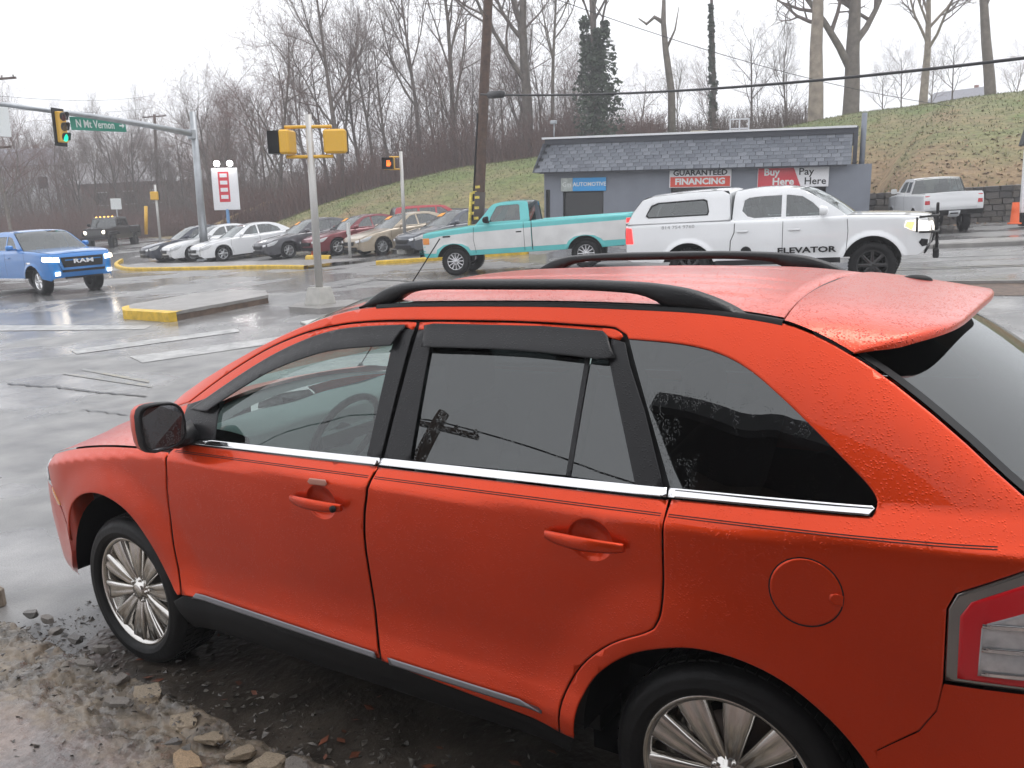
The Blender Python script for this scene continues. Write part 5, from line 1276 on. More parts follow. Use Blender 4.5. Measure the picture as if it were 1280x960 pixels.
# ---- sales building
e3 = Vector((.9697,.2399,-.046)).normalized(); g3 = (_g-e3*_g.dot(e3)).normalized(); n3 = g3.cross(e3)
A3 = Vector((-15.49,27.41,3.10))-g3*2.62
bl = empty('sales_building', A3); bl.rotation_euler = Matrix((e3, n3, g3)).transposed().to_euler()
tag(bl, 'low grey car dealer building with a shingled mansard roof', 'building')
wallm = pm('grey_wall', (.20,.217,.255), .6, var=.10, vscale=1.5, bump=.15, bscale=15)
EV = 2.62; BW = 11.2; BD = 8
dk = pm('dark_pane', (.012,.013,.015), .08)
holes = [(.74,1.78,1.62), (4.95,7.10,0), (8.1,10.4,0)]
mb = MB()      # front wall in bays around the openings
def bay(x0, x1, z0, z1): mb.box(((x0+x1)/2,.1,(z0+z1)/2), (x1-x0,.2,z1-z0))
bay(0,.06,0,EV); bay(.06,.24,0,.6); bay(.06,.24,1.95,EV); bay(.24,.76,0,EV); bay(.76,2.38,0,.75); bay(.76,2.38,1.86,EV); bay(2.38,4.95,0,EV); bay(4.95,7.1,1.98,EV); bay(7.1,8.1,0,EV); bay(8.1,10.4,1.95,EV); bay(10.4,BW+.65,0,EV)
mb.build('front_wall', wallm, bl)
mb = MB(); mb.box((.1,BD/2+.2,EV/2), (.2,BD,EV)); mb.build('side_wall', wallm, bl)
mb = MB(); mb.box((BW+.55,BD/2+.2,EV/2), (.2,BD,EV)); mb.build('side_wall', wallm, bl)
mb = MB(); mb.box((BW/2,BD+.2,EV/2), (BW,.2,EV)); mb.build('rear_wall', wallm, bl)
for x0, x1, z0, z1 in ((.06,.24,.6,1.95),(.76,2.38,.75,1.86),(4.95,7.1,0,1.98),(8.1,10.4,0,1.95)):
    mb = MB(); mb.box(((x0+x1)/2,.14,(z0+z1)/2), (x1-x0,.04,z1-z0)); wn_ = mb.build('window', dk, bl)
    mb = MB(); w_ = .05
    for a, b, c, d in ((x0,x1,z0,z0+w_),(x0,x1,z1-w_,z1),(x0,x0+w_,z0,z1),(x1-w_,x1,z0,z1)): mb.box(((a+b)/2,.09,(c+d)/2), (b-a,.05,d-c))
    mb.build('window_frame', darktrim, wn_)
# mansard: deck plus individual shingles
MH = 1.22; sl0 = Vector((0,-.38,-.03)); ov = .30
mb = MB()
mz0, mz1 = EV-.02, EV+MH-.18
A_ = [(-ov,-.42,mz0),(BW-.02,-.42,mz0),(BW-.02,.08,mz1),(.10,.08,mz1)]
mb.add(A_+[(-ov,BD,mz0),(.10,BD,mz1)], [(0,1,2,3),(4,0,3,5)]); mroof = mb.build('mansard_roof', pm('roof_felt', (.05,.055,.065), .8), bl)
shm = [pm('shingle_%d' % i, c, .75, bump=.5, bscale=40, var=.15, vscale=10) for i, c in enumerate([(.15,.165,.19),(.17,.185,.212),(.20,.215,.243),(.135,.147,.172)])]
shingle = []
for mt in shm:
    mb = MB(); mb.box((0,0,0), (.30,.022,.150)); o = mb.build('s', mt); shingle.append(o.data); bpy.data.objects.remove(o)
rnd = random.Random(5); nrow = 8; cnt = 0; rest = MB()
slope = math.atan2(.50, mz1-mz0); Ms = Matrix.Rotation(-slope, 3, 'X')
for r_ in range(nrow):
    f = (r_+.5)/nrow; yy = -.42+.50*f; zz = mz0+(mz1-mz0)*f; xl = -ov+(.10+ov)*f+.02
    x = xl+(.15 if r_ % 2 else 0)
    while x < BW-.05:
        o = link('shingle', rnd.choice(shingle), mroof); o.location = (min(x+.15, BW-.17), yy-.02-.004*rnd.random(), zz); o.rotation_euler = (-slope-.06+rnd.uniform(-.01,.01), 0, 0); o.scale = (rnd.uniform(.9,1.0),1,1.12); cnt += 1
        x += .305 if cnt < 290 else .305
for r_ in range(nrow):       # shingles of the hidden left return
    f = (r_+.5)/nrow; zz = mz0+(mz1-mz0)*f; xx = -ov+(.40)*f
    for k in range(4):
        o = link('shingle', rnd.choice(shingle), mroof); o.location = (xx-.02, -.30+.46*f*.2+.3*k, zz); o.rotation_euler = (0, math.atan2(.40, mz1-mz0)+.05, 0); o.rotation_mode = 'XYZ'; o.scale = (.08,13,1.12)
mb = MB(); mb.box((BW/2+.04,.05,mz1+.09), (BW+.02,.10,.20)); mb.build('fascia', pm('fascia_dark', (.05,.055,.07), .6), bl)
mb = MB(); mb.box((BW/2+.02,.02,mz1+.215), (BW+.16,.24,.07)); mb.build('coping', pm('white_trim', (.75,.76,.78), .5), bl)
mb = MB(); mb.box((BW/2,BD/2,mz1+.05), (BW,BD-.3,.06)); mb.build('flat_roof', pm('roof_felt', (.05,.055,.065)), bl)
mb = MB(); mb.box((BW+.08,.35,mz1-.40), (.14,.75,1.25)); mb.build('mansard_end', pm('fascia_dark', (.05,.055,.07)), bl)
mb = MB(); mb.tube([(BW+.32,.3,EV-.1),(BW+.32,.3,EV+1.72)], .09, 10); mb.build('flue', pm('flue_grey', (.20,.22,.26), .5), bl)
mb = MB(); mb.box((BW/2-.1,-.36,EV-.05), (BW-.1,.10,.06)); mb.build('gutter', pm('fascia_dark', (.05,.055,.07)), bl)
# roof clutter
mb = MB()
for x in (6.7,7.05,7.4): mb.box((x,2.6,mz1+.5), (.05,.05,.75))
for z in (.2,.5,.85): mb.box((7.05,2.6,mz1+z), (.75,.05,.05))
mb.build('roof_rack', pm('white_trim', (.75,.76,.78)), bl)
mb = MB(); mb.box((5.5,3,mz1+.25), (.7,.7,.5), ch=.04); mb.build('roof_vent', pm('vent_tan', (.30,.27,.20), .6), bl)
mb = MB(); mb.tube([(.25,.5,mz1+.1),(.25,.5,mz1+.85)], .025, 6); mb.box((.25,.45,mz1+.85), (.25,.12,.14), ch=.02); mb.build('roof_lamp', steel, bl)
# fascia signs
def sign(name, label, x0, x1, z0, z1):
    o = empty(name); o.parent = None
    o.matrix_world = bl.matrix_basis @ Matrix.Translation(((x0+x1)/2, -.06, (z0+z1)/2)); tag(o, label, 'sign'); return o, x1-x0, z1-z0
TX = Matrix.Rotation(PI/2,4,'X')
s1, w_, h_ = sign('automotive_sign', 'blue and grey automotive sign over the left window', .70, 2.49, 1.87, 2.37)
mb = MB(); mb.box((.24,0,0), (w_-.48,.05,h_), ch=.008); mb.build('blue_board', pm('sign_blue', (.03,.33,.72), .4), s1)
mb = MB(); mb.box((-w_/2+.24,0,0), (.47,.05,h_), ch=.008); mb.build('grey_board', pm('sign_grey', (.42,.46,.44), .5, var=.2, vscale=8), s1)
wl = pm('sign_white', (.75,.78,.77))
text('lettering', 'AUTOMOTIVE', .21, Matrix.Translation((.25,-.03,0)) @ TX, wl, s1, .003, .98, bold=.004)
text('script_lettering', 'Gm', .24, Matrix.Translation((-w_/2+.24,-.03,.0)) @ TX, wl, s1, .003, 1)
s2, w_, h_ = sign('financing_sign', 'white and red guaranteed financing sign on the grey building', 4.90, 7.14, 1.93, 2.58)
mb = MB(); mb.box((0,0,0), (w_,.05,h_), ch=.008); mb.build('sign_board', pm('sign_box_white', (.80,.80,.82)), s2)
mb = MB(); mb.box((0,-.03,-.12), (w_-.08,.012,.36)); mb.build('red_board', pm('sign_red', (.68,.07,.04), .4), s2)
text('black_lettering', 'GUARANTEED', .27, Matrix.Translation((0,-.03,.19)) @ TX, darktrim, s2, .003, 1.12, bold=.008)
text('white_lettering', 'FINANCING', .30, Matrix.Translation((0,-.039,-.12)) @ TX, wl, s2, .003, 1.12, bold=.012)
s3, w_, h_ = sign('buy_here_sign', 'red and white buy here pay here sign on the grey building', 8.06, 10.47, 1.88, 2.58)
mb = MB(); mb.box((0,0,0), (w_,.05,h_), ch=.008); mb.build('sign_board', pm('sign_box_white', (.80,.80,.82)), s3)
mb = MB(); mb.prism([(-w_/2+.02,-h_/2+.02),(.28,-h_/2+.02),(.02,h_/2-.02),(-w_/2+.02,h_/2-.02)], 0, .012, Matrix.Translation((0,-.028,0)) @ TX); mb.build('red_board', pm('sign_crimson', (.62,.05,.07), .4), s3)
text('buy_lettering', 'Buy', .34, Matrix.Translation((-.72,-.042,.17)) @ TX, wl, s3, .003, 1.05, bold=.010)
text('here_lettering', 'Here', .34, Matrix.Translation((-.32,-.042,-.16)) @ TX, wl, s3, .003, 1.05, bold=.010)
text('pay_lettering', 'Pay', .34, Matrix.Translation((.45,-.03,.17)) @ TX, darktrim, s3, .003, 1.1, bold=.004)
text('here_lettering', 'Here', .34, Matrix.Translation((.76,-.03,-.16)) @ TX, darktrim, s3, .003, 1.05, bold=.004)

# ---- hill
YB = [(-140,60),(-60,40),(-46,33),(-38,31.5),(-30,31.5),(-16,37.5),(-6,38),(-4.6,34.4),(0,35.2),(10,38),(40,44)]
YC = [(-140,90),(-60,58),(-46,40),(-42,41),(-37.7,43),(-31.7,46),(-27.8,48.5),(-15.6,54),(-2,57),(40,66)]
ZC = [(-140,1.0),(-60,1.2),(-44,1.7),(-42,1.9),(-37.7,3.4),(-31.7,4.6),(-27.8,4.85),(-15.6,5.35),(-10.3,5.95),(-2,6.2),(40,8)]
def hillz(x, y):
    yb = li(YB, x); yc = li(YC, x); zc = li(ZC, x); s = (y-yb)/(yc-yb); b = H(x, y)
    wall = .80*sm(-5.5,-4.4,x)
    if s <= 0: return b-.12+.10*sm(-.05,0,s)
    k = math.sin(min(1, s)*PI/2)**.85
    z = b+wall*sm(0,.02,s)+(zc-b-wall)*k
    if s > 1: z += (s-1)*.35*sm(-60,-20,x)
    return z+.10*noise.noise(Vector((x*.15, y*.15, 0)))*min(1, s*3)
def grass_mat():
    m = bpy.data.materials.new('hill_grass'); m.use_nodes = True; t = m.node_tree; L = t.links.new; b = t.nodes['Principled BSDF']
    tc = t.nodes.new('ShaderNodeTexCoord'); sp_ = t.nodes.new('ShaderNodeSeparateXYZ'); L(tc.outputs['Object'], sp_.inputs[0])
    def nz(s, d=6):
        n = t.nodes.new('ShaderNodeTexNoise'); n.inputs['Scale'].default_value = s; n.inputs['Detail'].default_value = d; L(tc.outputs['Object'], n.inputs['Vector']); return n
    n1 = nz(.35); n2 = nz(3, 8); n3 = nz(1.1)
    # grass grows greener to the west of the slope and near its crest; leaf litter gathers on the lower slope in the east
    mz = t.nodes.new('ShaderNodeMapRange'); mz.inputs[1].default_value = 1.5; mz.inputs[2].default_value = 5.2; mz.inputs[3].default_value = .28; mz.inputs[4].default_value = -.16; L(sp_.outputs[2], mz.inputs[0])
    mxx = t.nodes.new('ShaderNodeMapRange'); mxx.inputs[1].default_value = -20; mxx.inputs[2].default_value = -6; mxx.inputs[3].default_value = -.12; mxx.inputs[4].default_value = .06; L(sp_.outputs[0], mxx.inputs[0])
    a1 = t.nodes.new('ShaderNodeMath'); a1.operation = 'MULTIPLY_ADD'; L(mz.outputs[0], a1.inputs[0]); a1.inputs[1].default_value = .9; L(n1.outputs[0], a1.inputs[2])
    a2 = t.nodes.new('ShaderNodeMath'); L(a1.outputs[0], a2.inputs[0]); L(mxx.outputs[0], a2.inputs[1])
    a3 = t.nodes.new('ShaderNodeMath'); a3.operation = 'MULTIPLY_ADD'; L(n3.outputs[0], a3.inputs[0]); a3.inputs[1].default_value = .45; L(a2.outputs[0], a3.inputs[2])
    cr = t.nodes.new('ShaderNodeValToRGB'); E_ = cr.color_ramp.elements; E_[0].position = .52; E_[0].color = (.13,.165,.05,1); E_[1].position = 1.0; E_[1].color = (.24,.165,.09,1)
    k = E_.new(.76); k.color = (.19,.175,.08,1)
    L(a3.outputs[0], cr.inputs[0])
    mm = t.nodes.new('ShaderNodeMix'); mm.data_type = 'RGBA'; mm.blend_type = 'MULTIPLY'; mm.inputs[0].default_value = .75
    r = t.nodes.new('ShaderNodeMapRange'); r.inputs[1].default_value = .3; r.inputs[2].default_value = .7; r.inputs[3].default_value = .6; r.inputs[4].default_value = 1.35; L(n2.outputs[0], r.inputs[0])
    L(cr.outputs[0], mm.inputs[6]); L(r.outputs[0], mm.inputs[7]); L(mm.outputs[2], b.inputs['Base Color']); b.inputs['Roughness'].default_value = .85
    bu = t.nodes.new('ShaderNodeBump'); bu.inputs['Strength'].default_value = .7; bu.inputs['Distance'].default_value = .15; L(n2.outputs[0], bu.inputs['Height']); L(bu.outputs[0], b.inputs['Normal'])
    return m
mb = MB(); gx = axis(-140, 60, -62, 14, 1.0, 4); rows = []
for j in range(46):
    f = -.06+j*.036 if j < 34 else 1.164+(j-33)*.22
    rows.append([(x, li(YB, x)+(li(YC, x)-li(YB, x))*f, hillz(x, li(YB, x)+(li(YC, x)-li(YB, x))*f)) for x in gx])
mb.grid(rows); tag(mb.build('hill', grass_mat()), kind='structure')
# grass blades
rnd = random.Random(11); mb = MB()
for i in range(26000):
    x = rnd.uniform(-46, 8); yb = li(YB, x); s = rnd.random()**.9*1.05; y = yb+(li(YC, x)-yb)*s; z = hillz(x, y)
    if s < .01: continue
    h = rnd.uniform(.04,.12); a = rnd.uniform(0, PI); w = .03; dx, dy = math.cos(a)*w, math.sin(a)*w
    mb.add([(x-dx,y-dy,z-.02),(x+dx,y+dy,z-.02),(x+rnd.uniform(-.08,.08),y+rnd.uniform(-.08,.08),z+h)], [(0,1,2)])
def blade_mat():
    m = pm('grass_blades', (.15,.155,.06), .8, var=.4, vscale=.5); return m
tag(mb.build('grass', blade_mat(), fixn=False), 'short rough grass and weeds covering the hill slope', 'grass', kind='stuff')
mb = MB()
for i in range(1800):
    x = rnd.uniform(-14, 8); yb = li(YB, x); s = abs(rnd.gauss(0,.28)); 
    if s > .9: continue
    y = yb+(li(YC, x)-yb)*s if rnd.random() > .12 else yb-rnd.uniform(0,3.5)
    z = hillz(x, y) if y > yb else H(x, y)+.01
    a = rnd.uniform(0, 6.28); r = rnd.uniform(.05,.11); c, d = math.cos(a)*r, math.sin(a)*r
    mb.add([(x-c,y-d,z+.01),(x+d*.6,y-c*.6,z+rnd.uniform(.01,.07)),(x+c,y+d,z+rnd.uniform(.01,.06)),(x-d*.6,y+c*.6,z+.02)], [(0,1,2,3)])
tag(mb.build('fallen_leaves', pm('dead_leaves', (.24,.14,.075), .7, var=.5, vscale=3), fixn=False), 'brown fallen leaves scattered over the lower slope', 'leaves', kind='stuff')
# ---- stone retaining wall, every stone its own part
wa_ = at(1082, 262, 36.2); wc_ = at(1330, 262, 38.0)
rw_ = empty('stone_wall', (wa_.x, wa_.y, .25)); wv = Vector((wc_.x-wa_.x, wc_.y-wa_.y, 0)); WL = wv.length; ang = math.atan2(wv.y, wv.x); rw_.rotation_euler = (0, .0, ang)
tag(rw_, 'dark stone retaining wall at the foot of the hill', 'wall')
stm = [pm('wall_stone_%d' % i, c, .6, var=.3, vscale=5, bump=.6, bscale=14) for i, c in enumerate([(.085,.075,.068),(.12,.105,.09),(.065,.06,.058)])]
smesh = []
for i in range(6):
    r2 = random.Random(i); mb = MB(); n = 8; vsx = []
    mb.box((0,0,0), (1,.3,1), ch=.08); o = mb.build('s', stm[i % 3])
    for v in o.data.vertices: v.co += Vector((r2.uniform(-.06,.06), r2.uniform(-.03,.03), r2.uniform(-.06,.06)))
    smesh.append(o.data); bpy.data.objects.remove(o)
hgt = 1.28; mb = MB(); mb.box((WL/2,.26,hgt/2), (WL,.3,hgt-.04)); core = mb.build('wall_core', pm('mortar_dark', (.05,.046,.042), .8), rw_)
rnd = random.Random(8); z = 0
for c in range(6):
    ch_ = rnd.uniform(.18,.25); 
    if c == 5: ch_ = max(.12, hgt-z)
    x = 0
    while x < WL:
        w = min(rnd.uniform(.22,.55), WL-x+.02); o = link('stone', rnd.choice(smesh), rw_); o.location = (x+w/2, .09+rnd.uniform(-.03,.02), z+ch_/2); o.scale = (w-.015, .8, ch_-.015); x += w
    z += ch_
# ---- white column, awning and cone at the right edge
q = at(1279, 281, 33)
t_ = thing('white_column', 'white square column with dark foot at the right picture edge', 'column', q, R(14))
mb = MB(); mb.box((.06,0,1.42), (.36,.36,2.1), ch=.02); mb.build('shaft', pm('column_white', (.78,.79,.80), .5), t_)
mb = MB(); mb.box((.06,0,.17), (.36,.36,.42), ch=.02); mb.build('foot', darktrim, t_)
mb = MB(); mb.add([(-.22,-.3,2.45),(1.2,-.3,2.45),(1.2,.6,2.45),(-.22,.6,2.45),(.02,-.1,3.6),(1.2,-.1,3.6),(1.2,.4,3.6),(.02,.4,3.6)], [(0,1,2,3),(0,1,5,4),(1,2,6,5),(2,3,7,6),(3,0,4,7),(4,5,6,7)]); mb.build('awning', pm('awning_dark', (.04,.045,.05), .7), t_)
mb = MB(); mb.box((.15,.1,3.75), (.4,.3,.3), ch=.02); mb.build('awning_cap', darktrim, t_)
q = at(1268, 280, 32.4)
t_ = thing('traffic_cone', 'orange barrel shaped marker beside the white column', 'traffic cone', q, 0)
mb = MB(); mb.lathe([(.0,.66),(.10,.66),(.115,.4),(.13,.05),(.20,.04),(.20,0)], 14, Matrix.Rotation(PI/2,4,'X')); mb.build('cone', pm('orange_plastic', (.80,.12,.02)), t_)
# ---- tan path edge at the left foot of the hill
mb = MB(); P = [at(258, 288, 60), at(285, 275, 62), at(310, 264, 64), at(345, 250, 66)]
mb.tube(P, .16, 8); tag(mb.build('path_edge', pm('tan_timber', (.42,.30,.15), .7, var=.2)), 'tan timber edge running up the foot of the hill', 'edging')
# ---- far wooded ridge
barkm = [pm('bark_brown', (.13,.105,.092), .85, var=.3, vscale=3, bump=.5, bscale=12), pm('bark_grey', (.17,.145,.122), .85, var=.3, vscale=3, bump=.5, bscale=12), pm('bark_pale', (.30,.25,.20), .85, var=.35, vscale=2, bump=.4, bscale=10)]
twigm = [pm('twigs_brown', (.14,.100,.085), .9), pm('twigs_grey', (.165,.130,.112), .9), pm('twigs_red', (.165,.095,.080), .9)]
def make_tree(seed, h, r0, fork=.35, spread=1.0, nl=(9,6,5,5), up=.35, bm=0, tm=0, lean=0):
    rnd = random.Random(seed); T = MB(); Cn = MB()
    def rv(): return Vector((rnd.gauss(0,1), rnd.gauss(0,1), rnd.gauss(0,1))).normalized()
    def branch(p, d, L, r, lev):
        n = (7,5,4,3,2)[lev]; pts = [p.copy()]; rad = [r]; dd = d.copy()
        for i in range(n):
            dd = (dd+rv()*(.07,.16,.22,.28,.3)[lev]+Vector((0,0,1))*(.03,up*.35,up*.3,up*.2,.05)[lev]).normalized()
            p = p+dd*(L/n); pts.append(p.copy()); rad.append(max(.006, r*(1-(i+1)/n*(.72 if lev else .75))))
        (T if lev < 2 else Cn).tube(pts, rad, (8,5,4,3,3)[lev], cap=False)
        if lev >= 4 or lev >= len(nl): return
        m = nl[lev]
        for k in range(m):
            f = (fork if lev == 0 else .25)+(1-(fork if lev == 0 else .25))*((k+rnd.random()*.8)/m)
            f = min(.98, f); i = min(n-1, int(f*n)); q = pts[i].lerp(pts[i+1], f*n-i); ax = (pts[i+1]-pts[i]).normalized()
            o = rv(); o = (o-ax*o.dot(ax)).normalized(); a = rnd.uniform(.55,1.0)*spread
            nd = (ax*math.cos(a)+o*math.sin(a)).normalized()
            ll = L*rnd.uniform(.42,.62)*(1.05-.45*f) if lev == 0 else L*rnd.uniform(.40,.62)
            branch(q, nd, ll, max(.007, rad[i]*(.55 if lev == 0 else .6)), lev+1)
    branch(Vector((0,0,-.3)), Vector((lean,0,1)).normalized(), h, r0, 0)
    root = empty('bare_tree'); T.build('trunk', barkm[bm], root, fixn=False); Cn.build('crown', twigm[tm], root, fixn=False)
    return root
protos = [make_tree(1,14,.20,.30,.9,(9,6,6,4),.35,0,0), make_tree(2,16,.24,.40,.75,(10,6,6,4),.5,0,1), make_tree(3,13,.18,.22,1.05,(9,6,6,4),.3,1,2), make_tree(5,15,.22,.45,.8,(9,6,6,4),.45,1,1), make_tree(8,12,.16,.18,.9,(10,6,6,4),.5,0,2)]
big = [make_tree(21,15,.55,.20,1.05,(10,8,6,6),.28,1,1), make_tree(22,17,.50,.40,.8,(10,7,6,5),.4,2,1), make_tree(23,14,.36,.30,.9,(9,7,6,5),.4,1,1)]
used = set()
def tree_at(pro, u, rng, sc_, rz, label, group=None, name='bare_tree', dz=0):
    d = ray(u, 250); k = rng/math.hypot(d.x, d.y); x, y = CAM.x+d.x*k, CAM.y+d.y*k
    o = pro if id(pro) not in used else copy_tree(pro); used.add(id(pro))
    z = max(hillz(x, y) if -140 < x < 60 else H(x, y), H(x, y))
    o.location = (x, y, z+dz); o.rotation_euler = (0.02, .02, rz); o.scale = (sc_,)*3; tag(o, label, 'tree', group); o.name = name
    return o
tree_at(big[0], 1062, 62, 1.0, .6, 'thick dark trunked tree with wide bare limbs on the right crest')
tree_at(big[1], 1019, 60, .95, 2.0, 'pale straight trunk beside the thick dark tree on the crest')
tree_at(big[2], 1234, 63, .95, 4.1, 'bare tree with grey limbs near the upper right corner')
tree_at(big[1], 1150, 78, .7, 1.0, 'distant slender tree between the two right crest trees')
tree_at(big[2], 662, 66, 1.25, .3, 'tall thick bare tree just right of the utility pole')
tree_at(protos[1], 740, 64, 1.0, 1.1, 'ivy covered bare tree rising behind the grey building')
tree_at(protos[3], 568, 66, 1.05, 2.2, 'tall straight bare tree left of the utility pole')
tree_at(protos[0], 430, 62, 1.05, 5.0, 'tall leaning bare tree above the near pedestrian signal')
tree_at(protos[2], 350, 66, .95, 0.4, 'spreading bare tree at the left end of the hill')
# broken snag and slim ivy trunk
def snag(u, rng, h, label):
    d = ray(u, 250); k = rng/math.hypot(d.x, d.y); x, y = CAM.x+d.x*k, CAM.y+d.y*k; z = hillz(x, y)
    o = thing('dead_tree', label, 'tree', (x, y, z), R(35), tilt=False)
    mb = MB(); mb.tube([(0,0,-.5),(.05,0,h*.35),(-.25,0,h*.62),(-.35,0,h*.8),(-.25,0,h)], [.28,.24,.2,.17,.10], 8)
    mb.build('trunk', barkm[1], o)
    mb = MB(); mb.tube([(-.35,0,h*.8),(-.9,.1,h*.84),(-1.4,.2,h*.80),(-1.9,.2,h*.84)], [.15,.12,.09,.04], 6); mb.tube([(-.25,0,h*.62),(.4,.1,h*.75),(.7,.1,h*.9)], [.1,.06,.02], 6); mb.build('limb', barkm[1], o)
snag(842, 62, 9.5, 'broken dead trunk with a crooked limb behind the building')
ivym = pm('ivy_leaves', (.030,.050,.022), .6, var=.4, vscale=6)
def ivy(u, rng, h, r, n, label, shape=1, dz=0):
    d = ray(u, 250); k = rng/math.hypot(d.x, d.y); x, y = CAM.x+d.x*k, CAM.y+d.y*k; z = hillz(x, y)
    o = thing('ivy_tree', label, 'tree', (x, y, z), 0, tilt=False); rnd = random.Random(int(u)); mb = MB()
    mb.tube([(0,0,-.5),(.1,0,h*.5),(.0,.1,h*1.15),(.05,.1,h*1.5)], [.2,.16,.09,.02], 8); mb.build('trunk', barkm[0], o)
    mb = MB()
    stems = [(0,0)] if shape == 0 else [(-.55,0),(.15,.3),(.75,-.2),(1.15,.1),(-.1,-.4)]
    for i in range(n):
        sx, sy = rnd.choice(stems); f = rnd.random()**.8; hh = h*(1 if (sx,sy) == stems[0] else .55+.4*abs(math.sin(sx*7)))
        rr = r*(1-.65*f)*(.35+.65*rnd.random())*(.75+.5*noise.noise(Vector((sx*3, f*6, 1)))); a = rnd.uniform(0, 6.28)
        c = Vector((sx*(1-.2*f)+rr*math.cos(a), sy+rr*math.sin(a), f*hh)); s = rnd.uniform(.10,.20)
        q1 = Vector((rnd.gauss(0,1), rnd.gauss(0,1), rnd.gauss(0,.7))).normalized()*s; q2 = Vector((rnd.gauss(0,1), rnd.gauss(0,1), rnd.gauss(0,1))).normalized()*s*.8
        mb.add([c-q1, c+q2, c+q1, c-q2], [(0,1,2,3)])
    mb.build('ivy_crown', ivym, o, fixn=False)
ivy(748, 60, 8.2, 1.35, 3600, 'dark green ivy mass climbing several stems behind the building')
ivy(893, 66, 9.0, .5, 900, 'slim trunk wrapped in dark ivy behind the building', 0)
rnd = random.Random(77)
lab = 'bare brown tree in the dense wood behind the hill'; grp = 'trees of the wood behind the hill'
for i, u in enumerate(range(262, 1010, 15)):
    if 770 < u < 1010 and i % 3: continue
    tree_at(protos[i*7 % 5], u+rnd.uniform(-7,7), rnd.uniform(62,84), rnd.uniform(.55,.86)*(1 if u < 720 else .66), rnd.uniform(0,6.28), lab, grp)
lab2 = 'small bare tree on the far skyline at the right'; grp2 = 'far skyline trees'
for u in (950, 985, 1100, 1125, 1160, 1185, 1262):
    tree_at(protos[int(u) % 5], u, rnd.uniform(82,95), rnd.uniform(.30,.42), rnd.uniform(0,6.28), lab2, grp2)
lab3 = 'grey brown bare tree in the far woods at the left'; grp3 = 'trees of the far left woods'
for i, u in enumerate(range(-30, 330, 10)):
    for r_ in (rnd.uniform(85,100), rnd.uniform(105,125)):
        tree_at(protos[(i*3+int(r_)) % 5], u+rnd.uniform(-8,8), r_, rnd.uniform(.60,.84)*(.95 if r_ > 104 else .70), rnd.uniform(0,6.28), lab3, grp3)
tree_at(protos[2], 8, 72, .72, 2.6, 'nearer bare tree spreading low limbs at the left edge')
# undergrowth
def brush(name, label, n, ur, rr, hh, mt, seed):
    rnd = random.Random(seed); mb = MB()
    for i in range(n):
        u = rnd.uniform(*ur); d = ray(u, 250); k = rnd.uniform(*rr)/math.hypot(d.x, d.y); x, y = CAM.x+d.x*k, CAM.y+d.y*k
        z = max(hillz(x, y), H(x, y)); h = rnd.uniform(*hh)*(.6+.8*abs(noise.noise(Vector((x*.12, y*.12, 2)))))
        a = rnd.uniform(0, 6.28); l = rnd.uniform(.1,.5)*h
        b = Vector((x, y, z-.1)); m_ = b+Vector((math.cos(a)*l*.4, math.sin(a)*l*.4, h*.6)); t = b+Vector((math.cos(a)*l, math.sin(a)*l, h)); r = rnd.uniform(.012,.028)
        mb.tube([b, m_, t], [r, r*.7, .004], 3, cap=False)
        for q in range(3):
            f = rnd.uniform(.3,.9); s = b.lerp(t, f); e = s+Vector((rnd.uniform(-1,1), rnd.uniform(-1,1), rnd.uniform(.1,.9)))*h*.28
            mb.tube([s, e], [r*.5, .004], 3, cap=False)
    return tag(mb.build(name, mt, fixn=False), label, 'brush', kind='stuff')
brush('undergrowth', 'reddish brown thicket along the edge of the hill wood', 9000, (255, 830), (60.5, 74), (1.4, 4.2), twigm[2], 1)
brush('undergrowth', 'sparse brown thicket behind the grey building', 1800, (800, 1010), (62, 80), (1.0, 3.2), twigm[0], 2)
brush('undergrowth', 'dark red brush along the far left roadside', 7000, (-40, 300), (78, 100), (1.2, 3.6), twigm[2], 3)
brush('saplings', 'tall thin saplings filling the wood behind the hill', 2600, (258, 760), (62, 82), (3.5, 8.0), twigm[0], 5)
brush('saplings', 'tall thin saplings filling the far left woods', 3800, (-40, 320), (85, 118), (3.0, 7.5), twigm[1], 6)
# far ridge behind the left woods
mb = MB(); rows = []
for j, (rg, hz) in enumerate(((118,0),(126,4.5),(136,8.2),(150,10),(175,10.5))):
    row = []
    for u in range(-300, 520, 20):
        d = ray(u, 250); k = rg/math.hypot(d.x, d.y); p = Vector((CAM.x+d.x*k, CAM.y+d.y*k, 0)); row.append((p.x, p.y, .8+hz*(.75+.5*noise.noise(Vector((u*.012, j*.4, 5))))*(1-.75*sm(330,520,u))))
    rows.append(row)
mb.grid(rows); tag(mb.build('far_hillside', pm('far_wood_floor', (.15,.12,.11), .95, var=.4, vscale=.25, bump=.8, bscale=.8)), kind='structure')
# ---- houses
def house(label, p, rz, w, d, h, rh, wm, rm, wins):
    o = thing('house', label, 'house', p, rz, tilt=False)
    mb = MB(); mb.box((0,0,h/2-.5), (w,d,h+1)); mb.build('wall', wm, o)
    mb = MB(); e = .35; mb.add([(-w/2-e,-d/2-e,h-.05),(w/2+e,-d/2-e,h-.05),(w/2+e,d/2+e,h-.05),(-w/2-e,d/2+e,h-.05),(-w/2-e,0,h+rh),(w/2+e,0,h+rh)], [(0,1,5,4),(3,4,5,2),(0,4,3),(1,2,5),(0,3,2,1)]); r_ = mb.build('roof', rm, o)
    mb = MB(); mb.box((w*.25,d*.1,h+rh*.9), (.5,.5,1.1)); mb.build('chimney', pm('chimney_brick', (.25,.09,.06), .8), r_)
    for wx in wins:
        mb = MB(); mb.box((wx,-d/2-.01,h*.55), (.9,.06,1.2)); wn = mb.build('window', dk, o)
        mb = MB(); mb.box((wx,-d/2-.03,h*.55-.66), (1.1,.12,.1)); mb.box((wx,-d/2-.03,h*.55+.66), (1.1,.08,.1)); mb.build('frame', pm('white_trim', (.75,.76,.78)), wn)
